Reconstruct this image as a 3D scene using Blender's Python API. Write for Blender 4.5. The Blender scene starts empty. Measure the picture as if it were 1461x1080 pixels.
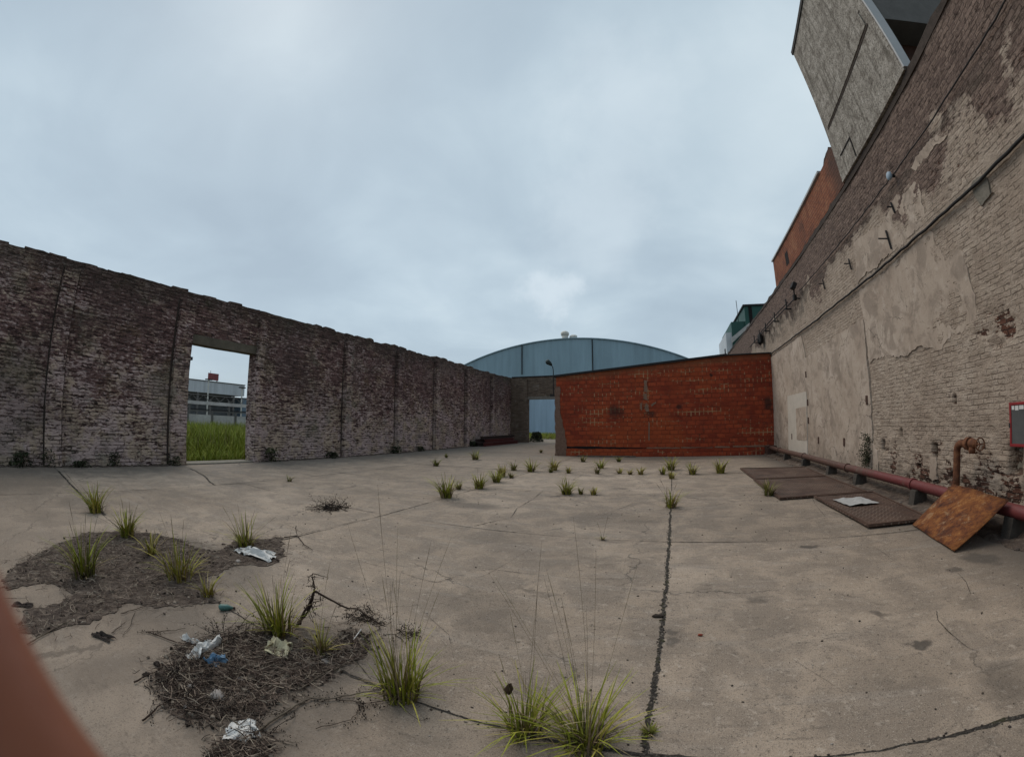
import bpy, bmesh, math, random
import numpy as np
from mathutils import Vector, Matrix, Euler
R = math.radians
SC = bpy.context.scene
COL = SC.collection

# ------------------------------------------------------------------ camera
# wide action-camera lens: barrel curve theta = KA*r - KB*r^3 (r = 1 at the frame's left/right edge)
YAW, PITCH, ROLL, KA, KB = 0.38552733, 0.10858655, 0.00465505, 1.24133302, 0.06197599
EYE = 1.6
cam = bpy.data.cameras.new('camera'); cam_ob = bpy.data.objects.new('camera', cam); COL.objects.link(cam_ob)
SC.camera = cam_ob
cam.type = 'PANO'
cam.panorama_type = 'FISHEYE_LENS_POLYNOMIAL'
cam.sensor_width = 36; cam.sensor_fit = 'HORIZONTAL'
cam.fisheye_fov = R(200)
cam.fisheye_polynomial_k0 = 0
cam.fisheye_polynomial_k1 = -KA / 18
cam.fisheye_polynomial_k2 = 0
cam.fisheye_polynomial_k3 = KB / 18 ** 3
cam.fisheye_polynomial_k4 = 0
cam.clip_start = 0.005; cam.clip_end = 3000
RM = (Matrix.Rotation(YAW, 3, 'Z') @ Matrix.Rotation(math.pi / 2, 3, 'X') @ Matrix.Rotation(PITCH, 3, 'X') @ Matrix.Rotation(ROLL, 3, 'Z'))
cam_ob.rotation_euler = RM.to_euler(); cam_ob.location = (0, 0, EYE)
cam.dof.use_dof = True; cam.dof.focus_distance = 7.0; cam.dof.aperture_fstop = 22

def ray(px, py):
    x, y = (px - 730.5) / 730.5, -(py - 540) / 730.5
    r = math.hypot(x, y) + 1e-9; th = KA * r - KB * r ** 3
    return RM @ Vector((math.sin(th) * x / r, math.sin(th) * y / r, -math.cos(th)))
# ------------------------------------------------------------------ exposure, world, sun
SC.view_settings.view_transform = 'Standard'; SC.view_settings.look = 'None'
SC.view_settings.gamma = 1.0; SC.view_settings.use_curve_mapping = False
SC.view_settings.exposure = 0.12
SUN_EL, SUN_ROT = R(53), R(292)
W = bpy.data.worlds.new('World'); SC.world = W; W.use_nodes = True

# ------------------------------------------------------------------ node helper
class T:
    def __init__(s, tree): s.t = tree
    def set(s, sock, v):
        if isinstance(v, bpy.types.NodeSocket): s.t.links.new(v, sock)
        elif hasattr(sock.default_value, '__len__'):
            v = tuple(v)
            sock.default_value = v if len(v) == len(sock.default_value) else v + (1.0,)
        else: sock.default_value = v
    def pos(s): return s.t.nodes.new('ShaderNodeNewGeometry').outputs['Position']
    def sep(s, v):
        n = s.t.nodes.new('ShaderNodeSeparateXYZ'); s.set(n.inputs[0], v); return n.outputs
    def comb(s, x, y, z=0.0):
        n = s.t.nodes.new('ShaderNodeCombineXYZ')
        for i, v in enumerate((x, y, z)): s.set(n.inputs[i], v)
        return n.outputs[0]
    def m(s, op, a, b=0.0, clamp=False):
        n = s.t.nodes.new('ShaderNodeMath'); n.operation = op; n.use_clamp = clamp
        s.set(n.inputs[0], a); s.set(n.inputs[1], b); return n.outputs[0]
    def v(s, op, a, b):
        n = s.t.nodes.new('ShaderNodeVectorMath'); n.operation = op
        s.set(n.inputs[0], a); s.set(n.inputs[1], b); return n.outputs['Value' if op in ('LENGTH', 'DISTANCE', 'DOT_PRODUCT') else 'Vector']
    def noise(s, vec, scale, detail=4.0, rough=0.55, dist=0.0, col=False):
        n = s.t.nodes.new('ShaderNodeTexNoise'); s.set(n.inputs['Vector'], vec)
        n.inputs['Scale'].default_value = scale; n.inputs['Detail'].default_value = detail
        n.inputs['Roughness'].default_value = rough; n.inputs['Distortion'].default_value = dist
        return n.outputs['Color' if col else 'Fac']
    def vor(s, vec, scale, feat='F1', out='Distance'):
        n = s.t.nodes.new('ShaderNodeTexVoronoi'); n.feature = feat; s.set(n.inputs['Vector'], vec)
        n.inputs['Scale'].default_value = scale; return n.outputs[out]
    def ramp(s, f, stops, interp='LINEAR'):
        n = s.t.nodes.new('ShaderNodeValToRGB'); s.set(n.inputs[0], f); n.color_ramp.interpolation = interp
        el = n.color_ramp.elements
        while len(el) < len(stops): el.new(0.5)
        for e, (p, c) in zip(el, stops):
            e.position = p
            e.color = (c, c, c, 1) if not hasattr(c, '__len__') else tuple(c) + (1,) if len(c) == 3 else c
        return n.outputs[0]
    def step(s, f, a, b): # smooth 0..1
        n = s.t.nodes.new('ShaderNodeMapRange'); n.interpolation_type = 'SMOOTHSTEP'
        s.set(n.inputs['Value'], f); n.inputs['From Min'].default_value = a; n.inputs['From Max'].default_value = b
        return n.outputs[0]
    def mix(s, f, a, b, mode='MIX'):
        n = s.t.nodes.new('ShaderNodeMix'); n.data_type = 'RGBA'; n.blend_type = mode; n.clamp_factor = True
        s.set(n.inputs[0], f); s.set(n.inputs[6], a); s.set(n.inputs[7], b); return n.outputs[2]
    def brick(s, vec, bw, rh, mortar=0.012, smooth=0.3, off=0.5):
        n = s.t.nodes.new('ShaderNodeTexBrick'); s.set(n.inputs['Vector'], vec); n.offset = off
        n.inputs['Color1'].default_value = (0, 0, 0, 1); n.inputs['Color2'].default_value = (1, 1, 1, 1); n.inputs['Mortar'].default_value = (.5, .5, .5, 1)
        n.inputs['Scale'].default_value = 1; n.inputs['Mortar Size'].default_value = mortar; n.inputs['Mortar Smooth'].default_value = smooth
        n.inputs['Bias'].default_value = 0; n.inputs['Brick Width'].default_value = bw; n.inputs['Row Height'].default_value = rh
        return n.outputs['Color'], n.outputs['Fac']
    def attr(s, name, out='Color'):
        n = s.t.nodes.new('ShaderNodeAttribute'); n.attribute_name = name; return n.outputs[out]
    def bump(s, h, strength=0.5, dist=0.02, nrm=None):
        n = s.t.nodes.new('ShaderNodeBump'); n.inputs['Strength'].default_value = strength; n.inputs['Distance'].default_value = dist
        s.set(n.inputs['Height'], h)
        if nrm is not None: s.set(n.inputs['Normal'], nrm)
        return n.outputs[0]

def material(name, fn, rough=0.9, metal=0.0, spec=0.3):
    m = bpy.data.materials.new(name); m.use_nodes = True
    nt = m.node_tree; b = nt.nodes['Principled BSDF']; t = T(nt)
    b.inputs['Roughness'].default_value = rough; b.inputs['Metallic'].default_value = metal
    b.inputs['Specular IOR Level'].default_value = spec
    r = fn(t)
    col, nrm, rg = (tuple(r) + (None, None))[:3] if isinstance(r, (tuple, list)) and not isinstance(r[0], float) else (r, None, None)
    t.set(b.inputs['Base Color'], col)
    if nrm is not None: t.set(b.inputs['Normal'], nrm)
    if rg is not None: t.set(b.inputs['Roughness'], rg)
    return m

# world: physical sky behind a broken grey overcast
def build_world():
    nt = W.node_tree; t = T(nt); bg = nt.nodes['Background']
    sky = nt.nodes.new('ShaderNodeTexSky'); sky.sky_type = 'NISHITA'; sky.sun_disc = False
    sky.sun_elevation = SUN_EL; sky.sun_rotation = SUN_ROT
    tc = nt.nodes.new('ShaderNodeTexCoord').outputs['Generated']
    d = t.sep(tc)
    zc = t.m('ADD', t.m('MAXIMUM', d[2], 0.0), 0.22)
    pl = t.comb(t.m('DIVIDE', d[0], zc), t.m('DIVIDE', d[1], zc))
    big = t.noise(t.v('ADD', pl, (3.1, 1.7, 0)), 0.62, 3, 0.5, 0.5)
    mid = t.noise(t.v('ADD', pl, (7.3, 2.2, 0)), 1.5, 5, 0.5, 0.5)
    f = t.m('ADD', t.m('MULTIPLY', big, 0.62), t.m('MULTIPLY', mid, 0.38))
    f = t.m('ADD', f, t.m('MULTIPLY', t.m('SUBTRACT', t.noise(t.v('ADD', pl, (1.3, 9.2, 0)), 3.6, 5, .55, .4), .5), .10))
    cl = t.ramp(f, [(0.36, (3.95, 4.85, 5.6)), (0.47, (4.5, 5.5, 6.25)), (0.55, (5.15, 6.2, 6.9)), (0.66, (6.4, 7.4, 7.95))])
    for bx, by, br, bs in ((792, 425, .10, .50), (860, 300, .22, .28), (890, 130, .22, .25)):
        rd_ = ray(bx, by); w_ = t.v('ADD', tc, t.v('MULTIPLY', t.v('SUBTRACT', t.noise(tc, 7, 5, .6, col=True), (.5, .5, .5)), (.30, .30, .30)))
        cl = t.mix(t.m('MULTIPLY', t.step(t.v('DISTANCE', w_, tuple(rd_)), br, br * .15), bs), cl, (7.6, 8.4, 8.9))
    # the ramp clamps nothing here; a slightly deeper grey toward the horizon bank
    hz = t.step(d[2], 0.0, 0.30)
    cl = t.mix(hz, t.mix(0.5, cl, (3.9, 4.75, 5.45)), cl)
    col = t.mix(0.9, sky.outputs[0], cl)
    t.set(bg.inputs[0], col); bg.inputs[1].default_value = 0.1
build_world()
sd = bpy.data.lights.new('sun', 'SUN'); sd.energy = 1.5; sd.angle = R(45); sd.color = (1.0, 0.87, 0.72)
so = bpy.data.objects.new('sun', sd); COL.objects.link(so)
sdir = Vector((-0.55, 0.22, 0.80)).normalized()
so.rotation_euler = sdir.to_track_quat('Z', 'Y').to_euler(); so.location = (-6, -6, 20)

# ------------------------------------------------------------------ measuring helpers (photo pixel -> world point)
def G(px, py, z=0.0):
    d = ray(px, py); return Vector((0, 0, EYE)) + d * ((z - EYE) / d.z)
def UP(px, py, base): # point above/beside a base, in the upright plane through it
    d = ray(px, py); n = Vector((base[0], base[1], 0)).normalized()
    k = Vector((base[0], base[1], 0)).dot(n) / d.dot(n); return Vector((0, 0, EYE)) + d * k

# ------------------------------------------------------------------ mesh helpers
def origin(o):
    v = Vector((0, 0, 0))
    while o is not None: v += o.location; o = o.parent
    return v
class MB:
    def __init__(s): s.v = []; s.f = []; s.c = []
    def add(s, vs, fs, col=None):
        k = len(s.v); s.v += [tuple(p) for p in vs]; s.f += [tuple(i + k for i in f) for f in fs]
        if col is not None:
            s.c += [tuple(col)] * len(vs) if not hasattr(col[0], '__len__') else [tuple(q) for q in col]
        elif s.c: s.c += [(1, 1, 1)] * len(vs)
        return s
    def box(s, x0, x1, y0, y1, z0, z1, col=None):
        return s.add([(x0, y0, z0), (x1, y0, z0), (x1, y1, z0), (x0, y1, z0), (x0, y0, z1), (x1, y0, z1), (x1, y1, z1), (x0, y1, z1)],
                     [(0, 3, 2, 1), (4, 5, 6, 7), (0, 1, 5, 4), (1, 2, 6, 5), (2, 3, 7, 6), (3, 0, 4, 7)], col)
    def obox(s, c, sx, sy, sz, rot, col=None):
        M = Euler(rot).to_matrix(); c = Vector(c); k = len(s.v)
        b = MB().box(-sx / 2, sx / 2, -sy / 2, sy / 2, -sz / 2, sz / 2)
        return s.add([c + M @ Vector(p) for p in b.v], b.f, col)
    def tube(s, pts, r, n=8, col=None, cap=True):
        pts = [Vector(p) for p in pts]; rs = r if hasattr(r, '__len__') else [r] * len(pts)
        vs = []; fs = []; ref = None
        for i, p in enumerate(pts):
            d = (pts[min(i + 1, len(pts) - 1)] - pts[max(i - 1, 0)]).normalized()
            if ref is None: ref = Vector((0, 0, 1)) if abs(d.z) < 0.9 else Vector((1, 0, 0))
            a = d.cross(ref)
            if a.length < 1e-4: a = d.cross(Vector((0.3, 1, 0.2)))
            a.normalize(); b = d.cross(a).normalized(); ref = b.cross(d).normalized() if False else ref
            for k in range(n):
                t = 2 * math.pi * k / n; vs.append(p + (a * math.cos(t) + b * math.sin(t)) * rs[i])
        for i in range(len(pts) - 1):
            for k in range(n):
                q = (k + 1) % n; fs.append((i * n + k, (i + 1) * n + k, (i + 1) * n + q, i * n + q))
        if cap:
            fs.append(tuple(range(n))); fs.append(tuple((len(pts) - 1) * n + k for k in reversed(range(n))))
        return s.add(vs, fs, col)
    def ribbon(s, pts, w, side, col=None):
        vs = []; fs = []
        for i, p in enumerate(pts):
            ww = w[i] if hasattr(w, '__len__') else w
            vs += [Vector(p) - side * ww, Vector(p) + side * ww]
        for i in range(len(pts) - 1): fs.append((2 * i, 2 * i + 1, 2 * i + 3, 2 * i + 2))
        return s.add(vs, fs, col)
    def prism(s, poly, place, d0, d1):   # poly: 2-D outline; place(u, v, d) -> 3-D
        bm = bmesh.new()
        a = [bm.verts.new(place(u, v, d0)) for u, v in poly]; b = [bm.verts.new(place(u, v, d1)) for u, v in poly]
        n = len(poly)
        fa = bm.faces.new(a); fb = bm.faces.new(list(reversed(b)))
        for i in range(n): bm.faces.new((a[i], b[i], b[(i + 1) % n], a[(i + 1) % n]))
        bm.normal_update(); bmesh.ops.triangulate(bm, faces=[fa, fb]); bmesh.ops.recalc_face_normals(bm, faces=bm.faces[:])
        bm.verts.index_update()
        s.add([v.co.copy() for v in bm.verts], [tuple(v.index for v in f.verts) for f in bm.faces]); bm.free(); return s
    def blob(s, c, rx, ry, rz, seed=0, amp=0.25, n=7, col=None):
        rd = random.Random(seed); vs = []; fs = []; ph = [rd.uniform(0, 6.28) for _ in range(6)]
        m = n + 3
        for i in range(n + 1):
            th = math.pi * i / n
            for k in range(m):
                f = 2 * math.pi * k / m
                q = 1 + amp * (math.sin(2 * f + ph[0]) * math.sin(th) * .5 + math.sin(3 * f + 2 * th + ph[1]) * .4 + math.sin(5 * th + ph[2]) * .3 + rd.uniform(-.3, .3))
                if i in (0, n): q = 1
                vs.append((c[0] + rx * q * math.sin(th) * math.cos(f), c[1] + ry * q * math.sin(th) * math.sin(f), c[2] + rz * q * math.cos(th)))
        for i in range(n):
            for k in range(m): fs.append((i * m + k, (i + 1) * m + k, (i + 1) * m + (k + 1) % m, i * m + (k + 1) % m))
        return s.add(vs, fs, col)
    def build(s, name, mat, parent=None, smooth=False, bevel=0.0):
        me = bpy.data.meshes.new(name); o3 = origin(parent)
        me.from_pydata([(p[0] - o3.x, p[1] - o3.y, p[2] - o3.z) for p in s.v], [], s.f)
        me.materials.append(mat)
        if s.c:
            ca = me.color_attributes.new('col', 'FLOAT_COLOR', 'POINT')
            ca.data.foreach_set('color', np.array([tuple(q)[:3] + (1,) for q in s.c], dtype=np.float32).ravel())
        if smooth: me.polygons.foreach_set('use_smooth', [True] * len(me.polygons))
        me.validate(); me.update()
        o = bpy.data.objects.new(name, me); COL.objects.link(o)
        if parent is not None: o.parent = parent
        if bevel > 0:
            b = o.modifiers.new('edge', 'BEVEL'); b.width = bevel; b.segments = 2; b.limit_method = 'ANGLE'; b.angle_limit = R(40)
        return o
def tag(o, label=None, cat=None, group=None, kind=None):
    if label: o['label'] = label
    if cat: o['category'] = cat
    if group: o['group'] = group
    if kind: o['kind'] = kind
    return o
def thing(name, label, cat, loc=(0, 0, 0), group=None):
    o = bpy.data.objects.new(name, None); COL.objects.link(o); o.location = loc; o.empty_display_size = .2
    return tag(o, label, cat, group)

# value noise in numpy
def vnoise(u, v, seed):
    rs = np.random.RandomState(seed); L = 256; g = rs.rand(L, L)
    iu = np.floor(u).astype(int); iv = np.floor(v).astype(int); fu = u - iu; fv = v - iv
    fu = fu * fu * (3 - 2 * fu); fv = fv * fv * (3 - 2 * fv)
    a = g[iu % L, iv % L]; b = g[(iu + 1) % L, iv % L]; c = g[iu % L, (iv + 1) % L]; d = g[(iu + 1) % L, (iv + 1) % L]
    return (a * (1 - fu) + b * fu) * (1 - fv) + (c * (1 - fu) + d * fu) * fv
def fbm(u, v, seed, oct=4):
    t = 0; w = 0; k = 1.0
    for i in range(oct): t = t + vnoise(u * 2 ** i, v * 2 ** i, seed + i) * k; w += k; k *= .55
    return t / w
def sst(x, a, b):
    t = np.clip((x - a) / (b - a), 0, 1); return t * t * (3 - 2 * t)
def rag(poly, step, amp, seed):
    rd = random.Random(seed); out = []; n = len(poly); slow = 0.0; fast = 0.0
    for i in range(n):
        a = Vector(poly[i]); b = Vector(poly[(i + 1) % n]); L = (b - a).length; m = max(1, int(L / step))
        nr = Vector((-(b - a).y, (b - a).x)) / max(L, 1e-6)
        for k in range(m):
            slow = slow * .88 + rd.uniform(-1, 1) * .42; fast = fast * .4 + rd.uniform(-1, 1) * .3
            q = a.lerp(b, (k + (rd.uniform(-.25, .25) if k else 0)) / m) + nr * ((slow + fast) * amp * (1 if k else .5))
            out.append((q.x, q.y))
    return out

# ------------------------------------------------------------------ materials
def f_concrete(t):
    p = t.pos(); s = t.sep(p)
    big = t.noise(p, 0.33, 5, 0.6, 0.4); mid = t.noise(p, 1.9, 6, 0.62, 0.6); fine = t.noise(p, 28, 4, 0.7)
    grit = t.noise(p, 120, 2, 0.6)
    drag = t.noise(t.v('MULTIPLY', p, (0.45, 3.4, 1)), 1.6, 5, 0.62, 0.7)
    c = t.ramp(big, [(0.3, (.262, .206, .158)), (0.5, (.355, .284, .221)), (0.72, (.455, .371, .295))])
    c = t.mix(t.m('MULTIPLY', t.step(mid, .40, .62), .8), t.mix(.6, c, (.140, .114, .093)), c)
    c = t.mix(t.m('MULTIPLY', t.step(drag, .5, .72), .35), c, (.34, .30, .262))
    sp = t.noise(p, 55, 3, .75); clus = t.step(t.noise(p, 1.1, 4, .6), .42, .62)
    c = t.mix(t.m('MULTIPLY', t.step(sp, .57, .66), t.m('ADD', .25, t.m('MULTIPLY', clus, .6))), c, (.075, .06, .05))
    c = t.mix(t.m('MULTIPLY', t.step(fine, .58, .72), .5), c, (.085, .07, .06))
    pk = t.noise(p, 17, 4, .75, .3); c = t.mix(t.m('MULTIPLY', t.step(pk, .58, .66), .55), c, (.095, .077, .063))
    pl2 = t.noise(t.v('ADD', p, (5, 3, 0)), 12, 4, .75); c = t.mix(t.m('MULTIPLY', t.step(pl2, .56, .66), .5), c, (.44, .38, .32))
    dashx = t.noise(t.v('MULTIPLY', p, (2.0, 9.0, 1)), 1.6, 5, .7, .5); c = t.mix(t.m('MULTIPLY', t.step(dashx, .56, .68), .5), c, (.12, .098, .08))
    ck = t.vor(t.v('ADD', p, t.v('MULTIPLY', t.noise(p, 2.5, 4, .65, col=True), (.5, .5, 0))), .42, 'DISTANCE_TO_EDGE'); c = t.mix(t.m('MULTIPLY', t.step(ck, .006, .0015), t.m('MULTIPLY', .75, t.step(big, .45, .55))), c, (.06, .05, .042))
    blot = t.noise(p, 6.5, 5, .7, .8); c = t.mix(t.m('MULTIPLY', t.step(blot, .56, .70), .38), c, (.12, .098, .08))
    c = t.mix(t.m('MULTIPLY', t.step(t.noise(p, 70, 2, .6), .66, .72), .7), c, (.46, .42, .37))
    c = t.mix(t.m('MULTIPLY', t.step(grit, .57, .66), .5), c, (.47, .41, .355)); c = t.mix(t.m('MULTIPLY', t.step(t.noise(t.v('ADD', p, (7, 1, 0)), 95, 3, .7), .56, .64), .7), c, (.070, .057, .048)); c = t.mix(t.m('MULTIPLY', t.step(t.noise(t.v('ADD', p, (2, 8, 0)), 34, 3, .75), .615, .66), .8), c, (.060, .049, .042))
    # slab to slab tone
    cell = t.comb(t.m('FLOOR', t.m('DIVIDE', s[0], 4.6)), t.m('FLOOR', t.m('DIVIDE', t.m('SUBTRACT', s[1], 1.67), 3.86)))
    wn = t.t.nodes.new('ShaderNodeTexWhiteNoise'); wn.noise_dimensions = '2D'; t.set(wn.inputs['Vector'], cell)
    c = t.mix(1.0, c, t.ramp(wn.outputs[0], [(0, .86), (1, 1.08)]), 'MULTIPLY')
    # stains: (x, y, rx, ry, strength)
    wob = t.noise(p, 5, 3, .6, col=True); pw = t.v('ADD', p, t.v('MULTIPLY', t.v('SUBTRACT', wob, (.5, .5, .5)), (.30, .30, 0)))
    for x, y, rx, ry, st in STAINS:
        d = t.v('LENGTH', t.v('MULTIPLY', t.v('SUBTRACT', pw, (x, y, 0)), (1 / rx, 1 / ry, 0)), (0, 0, 0))
        c = t.mix(t.m('MULTIPLY', t.step(d, 1.05, .45), st), c, (.052, .045, .040))
    # grime plus painted wall shade along the left wall, damp toward the trench
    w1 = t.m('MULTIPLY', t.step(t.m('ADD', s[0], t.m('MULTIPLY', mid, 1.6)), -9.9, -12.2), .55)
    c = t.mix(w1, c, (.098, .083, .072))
    w2 = t.m('MULTIPLY', t.step(t.m('ADD', s[0], t.m('MULTIPLY', mid, 1.3)), 3.6, 5.0), .8)
    c = t.mix(w2, c, (.075, .065, .058))
    far = t.m('MULTIPLY', t.step(t.m('ADD', s[1], t.m('MULTIPLY', mid, 3.0)), 18.4, 20.6), .5)
    c = t.mix(far, c, (.14, .125, .105))
    near = t.m('MULTIPLY', t.step(t.m('ADD', s[1], t.m('MULTIPLY', big, 1.0)), 2.35, 1.3), .5)
    c = t.mix(near, c, (.17, .135, .108))  # nearer ground darker and browner, lens vignette put into its colour
    h = t.m('ADD', t.m('ADD', t.m('MULTIPLY', fine, .6), t.m('MULTIPLY', sp, .4)), t.m('ADD', t.m('MULTIPLY', mid, 1.0), t.m('MULTIPLY', grit, .25)))
    return c, t.bump(h, .55, .012), t.ramp(mid, [(0.3, .75), (.7, .95)])
STAINS = []
for px, py, rx, ry, st in [(1083, 857, .16, .11, .5), (1257, 877, .09, .07, .65), (1313, 919, .10, .08, .8), (960, 904, .10, .07, .6), (958, 915, .09, .06, .6),
                           (1153, 779, .16, .10, .75), (1360, 811, .12, .09, .6), (1400, 797, .28, .30, .65), (670, 721, .8, .32, .45), (690, 765, .9, .5, .18),
                           (868, 741, 1.1, .7, .30), (884, 697, .25, .18, .5), (850, 678, .9, .5, .25), (950, 655, 2.6, .8, .35), (1000, 850, .5, .5, .15),
                           (190, 822, 2.1, .85, .55), (300, 800, 1.6, .5, .45), (370, 965, .95, .62, .6), (470, 925, .7, .4, .5), (350, 1065, .6, .3, .5), (690, 860, .5, .35, .28), (690, 890, .3, .2, .3), (1440, 965, .35, .3, .4), (1290, 960, .5, .3, .2), (150, 960, .25, .45, .35),
                           (110, 718, .9, .4, .3), (60, 735, .6, .3, .3), (520, 700, 1.4, .4, .2), (600, 690, 1.0, .5, .2), (1130, 700, .6, .5, .2), (780, 800, 1.2, .5, .12),
                           (1050, 900, .7, .5, .14), (340, 690, 1.5, .5, .22)]:
    g = G(px, py); STAINS.append((g.x, g.y, rx, ry, st))
M = {}
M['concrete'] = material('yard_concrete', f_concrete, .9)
def f_earth(t):
    p = t.pos(); n = t.noise(p, .5, 6, .65); n2 = t.noise(p, 9, 4, .7)
    c = t.mix(t.step(n, .4, .62), (.11, .09, .065), (.075, .085, .03)); c = t.mix(t.m('MULTIPLY', t.step(n2, .5, .7), .6), c, (.05, .045, .03))
    return c, t.bump(n2, .8, .05)
M['earth'] = material('field_earth', f_earth)
def f_soil(t):
    p = t.pos(); n = t.noise(p, 7, 6, .7); n2 = t.noise(p, 60, 3, .7)
    c = t.ramp(n, [(.3, (.050, .037, .031)), (.5, (.105, .080, .066)), (.64, (.185, .148, .120)), (.74, (.26, .215, .175))])
    c = t.mix(t.m('MULTIPLY', t.step(n2, .55, .7), .6), c, (.022, .018, .016))
    return c, t.bump(t.m('ADD', n, n2), .9, .03)
M['soil'] = material('leaf_mould_soil', f_soil, .97)
def f_joint(t):
    p = t.pos(); n = t.noise(p, 45, 4, .7); n2 = t.noise(p, 6, 3, .6)
    c = t.ramp(n, [(.35, (.020, .017, .015)), (.55, (.05, .043, .037)), (.72, (.15, .13, .11))])
    c = t.mix(t.m('MULTIPLY', t.step(n2, .55, .7), .5), c, (.055, .055, .02))
    return c, t.bump(n, 1, .02)
M['joint'] = material('joint_dirt', f_joint, .97)
def f_attr(t):
    p = t.pos(); n = t.noise(p, 40, 2, .6)
    return t.mix(1.0, t.attr('col'), t.ramp(n, [(.3, .7), (.7, 1.15)]), 'MULTIPLY')
M['attr'] = material('plant_fibre', f_attr, .75, 0, .25)
M['dry'] = material('dry_twig', f_attr, .95, 0, .1)
M['stone'] = material('stone', f_attr, .95, 0, .1)

def uvwall(t, wob=.02, ws=3.0):
    p = t.pos(); s = t.sep(p); n = t.sep(t.noise(p, ws, 3, .6, col=True)); n2 = t.sep(t.noise(p, 11, 2, .6, col=True))
    u = t.m('ADD', t.m('ADD', s[0], s[1]), t.m('MULTIPLY', t.m('SUBTRACT', n[0], .5), wob * 2.5))
    v = t.m('ADD', t.m('ADD', s[2], t.m('MULTIPLY', t.m('SUBTRACT', n[1], .5), wob * 1.5)), t.m('MULTIPLY', t.m('SUBTRACT', n2[1], .5), wob * 1.1))
    return p, s, u, v
def f_left(t, lift=0.0):
    p, s, u, v = uvwall(t, .045)
    bc, bf0 = t.brick(t.comb(u, v), .36, .098, .017, .6)
    wash = t.noise(p, 3.1, 4, .65, .5); bf = t.m('MULTIPLY', bf0, t.step(wash, .42, .62))
    st = t.noise(t.comb(t.m('MULTIPLY', u, 2.2), t.m('MULTIPLY', v, 11.0)), 1.0, 5, .65, .35)
    fl = t.noise(t.comb(t.m('MULTIPLY', u, 6.5), t.m('MULTIPLY', v, 17.0), 3.0), 1.0, 4, .65, .6)
    big = t.noise(p, .55, 4, .6, .3); med = t.noise(p, 2.2, 5, .65, .5); tint = t.noise(p, 1.3, 5, .7, .3, col=True); ts = t.sep(tint)
    c = t.mix(bc, (.112, .064, .060), (.200, .120, .110))
    c = t.mix(t.m('MULTIPLY', t.step(ts[2], .52, .66), .6), c, (.165, .110, .068))
    c = t.mix(t.m('MULTIPLY', t.step(fl, .44, .30), .6), c, (.045, .027, .025))
    # lime bloom, mortar smears and old limewash brick by brick, densest near the ground
    hgt = t.m('SUBTRACT', 1.0, t.m('DIVIDE', s[2], 3.4), True)
    q = t.m('ADD', t.m('ADD', t.m('MULTIPLY', fl, .62), t.m('MULTIPLY', bc, .055)), t.m('ADD', t.m('MULTIPLY', st, .36), t.m('ADD', t.m('MULTIPLY', med, .22), t.m('ADD', t.m('MULTIPLY', hgt, .155), t.m('MULTIPLY', big, .24)))))
    lime = t.step(q, .745 - lift, .875 - lift)
    lc = t.mix(t.step(ts[0], .42, .6), (.53, .412, .392), (.51, .40, .305))
    lc = t.mix(t.m('MULTIPLY', t.step(ts[1], .55, .66), .6), lc, (.27, .26, .22))
    c = t.mix(t.m('MULTIPLY', lime, .88), c, lc)
    # open, washed-out joints hold black dirt; some rows have lost their face
    c = t.mix(t.m('MULTIPLY', bf, .62), c, (.042, .029, .027))
    c = t.mix(t.m('MULTIPLY', t.step(t.m('ADD', t.m('MULTIPLY', st, .7), t.m('MULTIPLY', fl, .3)), .485, .405), .85), c, (.032, .021, .020))
    gap = t.noise(t.comb(t.m('MULTIPLY', u, 3.2), t.m('MULTIPLY', v, 7.5), 9.0), 1.0, 3, .6, .4); c = t.mix(t.m('MULTIPLY', t.step(gap, .63, .68), .85), c, (.020, .014, .013))
    bay = t.noise(t.comb(t.m('MULTIPLY', u, .22), t.m('MULTIPLY', v, .30), 4.0), 1.0, 3, .55); c = t.mix(t.m('MULTIPLY', t.step(bay, .50, .66), .42), c, (.072, .052, .047)); c = t.mix(t.m('MULTIPLY', t.step(bay, .46, .34), .22), c, (.26, .215, .185))
    top = t.step(t.m('ADD', s[2], t.m('MULTIPLY', med, 1.6)), 5.2, 6.3)
    c = t.mix(t.m('MULTIPLY', top, .62), c, (.045, .038, .028))
    c = t.mix(t.m('MULTIPLY', t.step(t.m('ADD', big, t.m('MULTIPLY', ts[1], .5)), .80, .95), .35), c, (.085, .088, .05))
    h = t.m('ADD', t.m('MULTIPLY', t.m('SUBTRACT', 1.0, bf), 1.6), t.m('ADD', t.m('MULTIPLY', st, 1.6), t.m('MULTIPLY', fl, 1.1)))
    return c, t.bump(h, 1.0, .04)
M['left'] = material('old_dark_brick', f_left, .95, 0, .15)
M['pilaster'] = material('limed_pilaster_brick', lambda t: f_left(t, .022), .95, 0, .15)
def f_back(t):
    p, s, u, v = uvwall(t, .02)
    bc, bf = t.brick(t.comb(u, v), .29, .10, .018, .4)
    st = t.noise(t.comb(t.m('MULTIPLY', u, 1.7), t.m('MULTIPLY', v, 10.0)), 1.0, 5, .62, .35); med = t.noise(p, 2.6, 5, .62, .4)
    c = t.mix(bc, (.12, .088, .066), (.20, .152, .115)); c = t.mix(t.m('MULTIPLY', bf, .6), c, (.075, .058, .046))
    c = t.mix(t.step(med, .55, .7), c, (.21, .175, .145)); c = t.mix(t.m('MULTIPLY', t.step(st, .46, .32), .8), c, (.035, .028, .025))
    return c, t.bump(t.m('ADD', st, t.m('SUBTRACT', 1.0, bf)), 1.0, .03)
M['back'] = material('brown_back_brick', f_back, .95, 0, .15)
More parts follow.
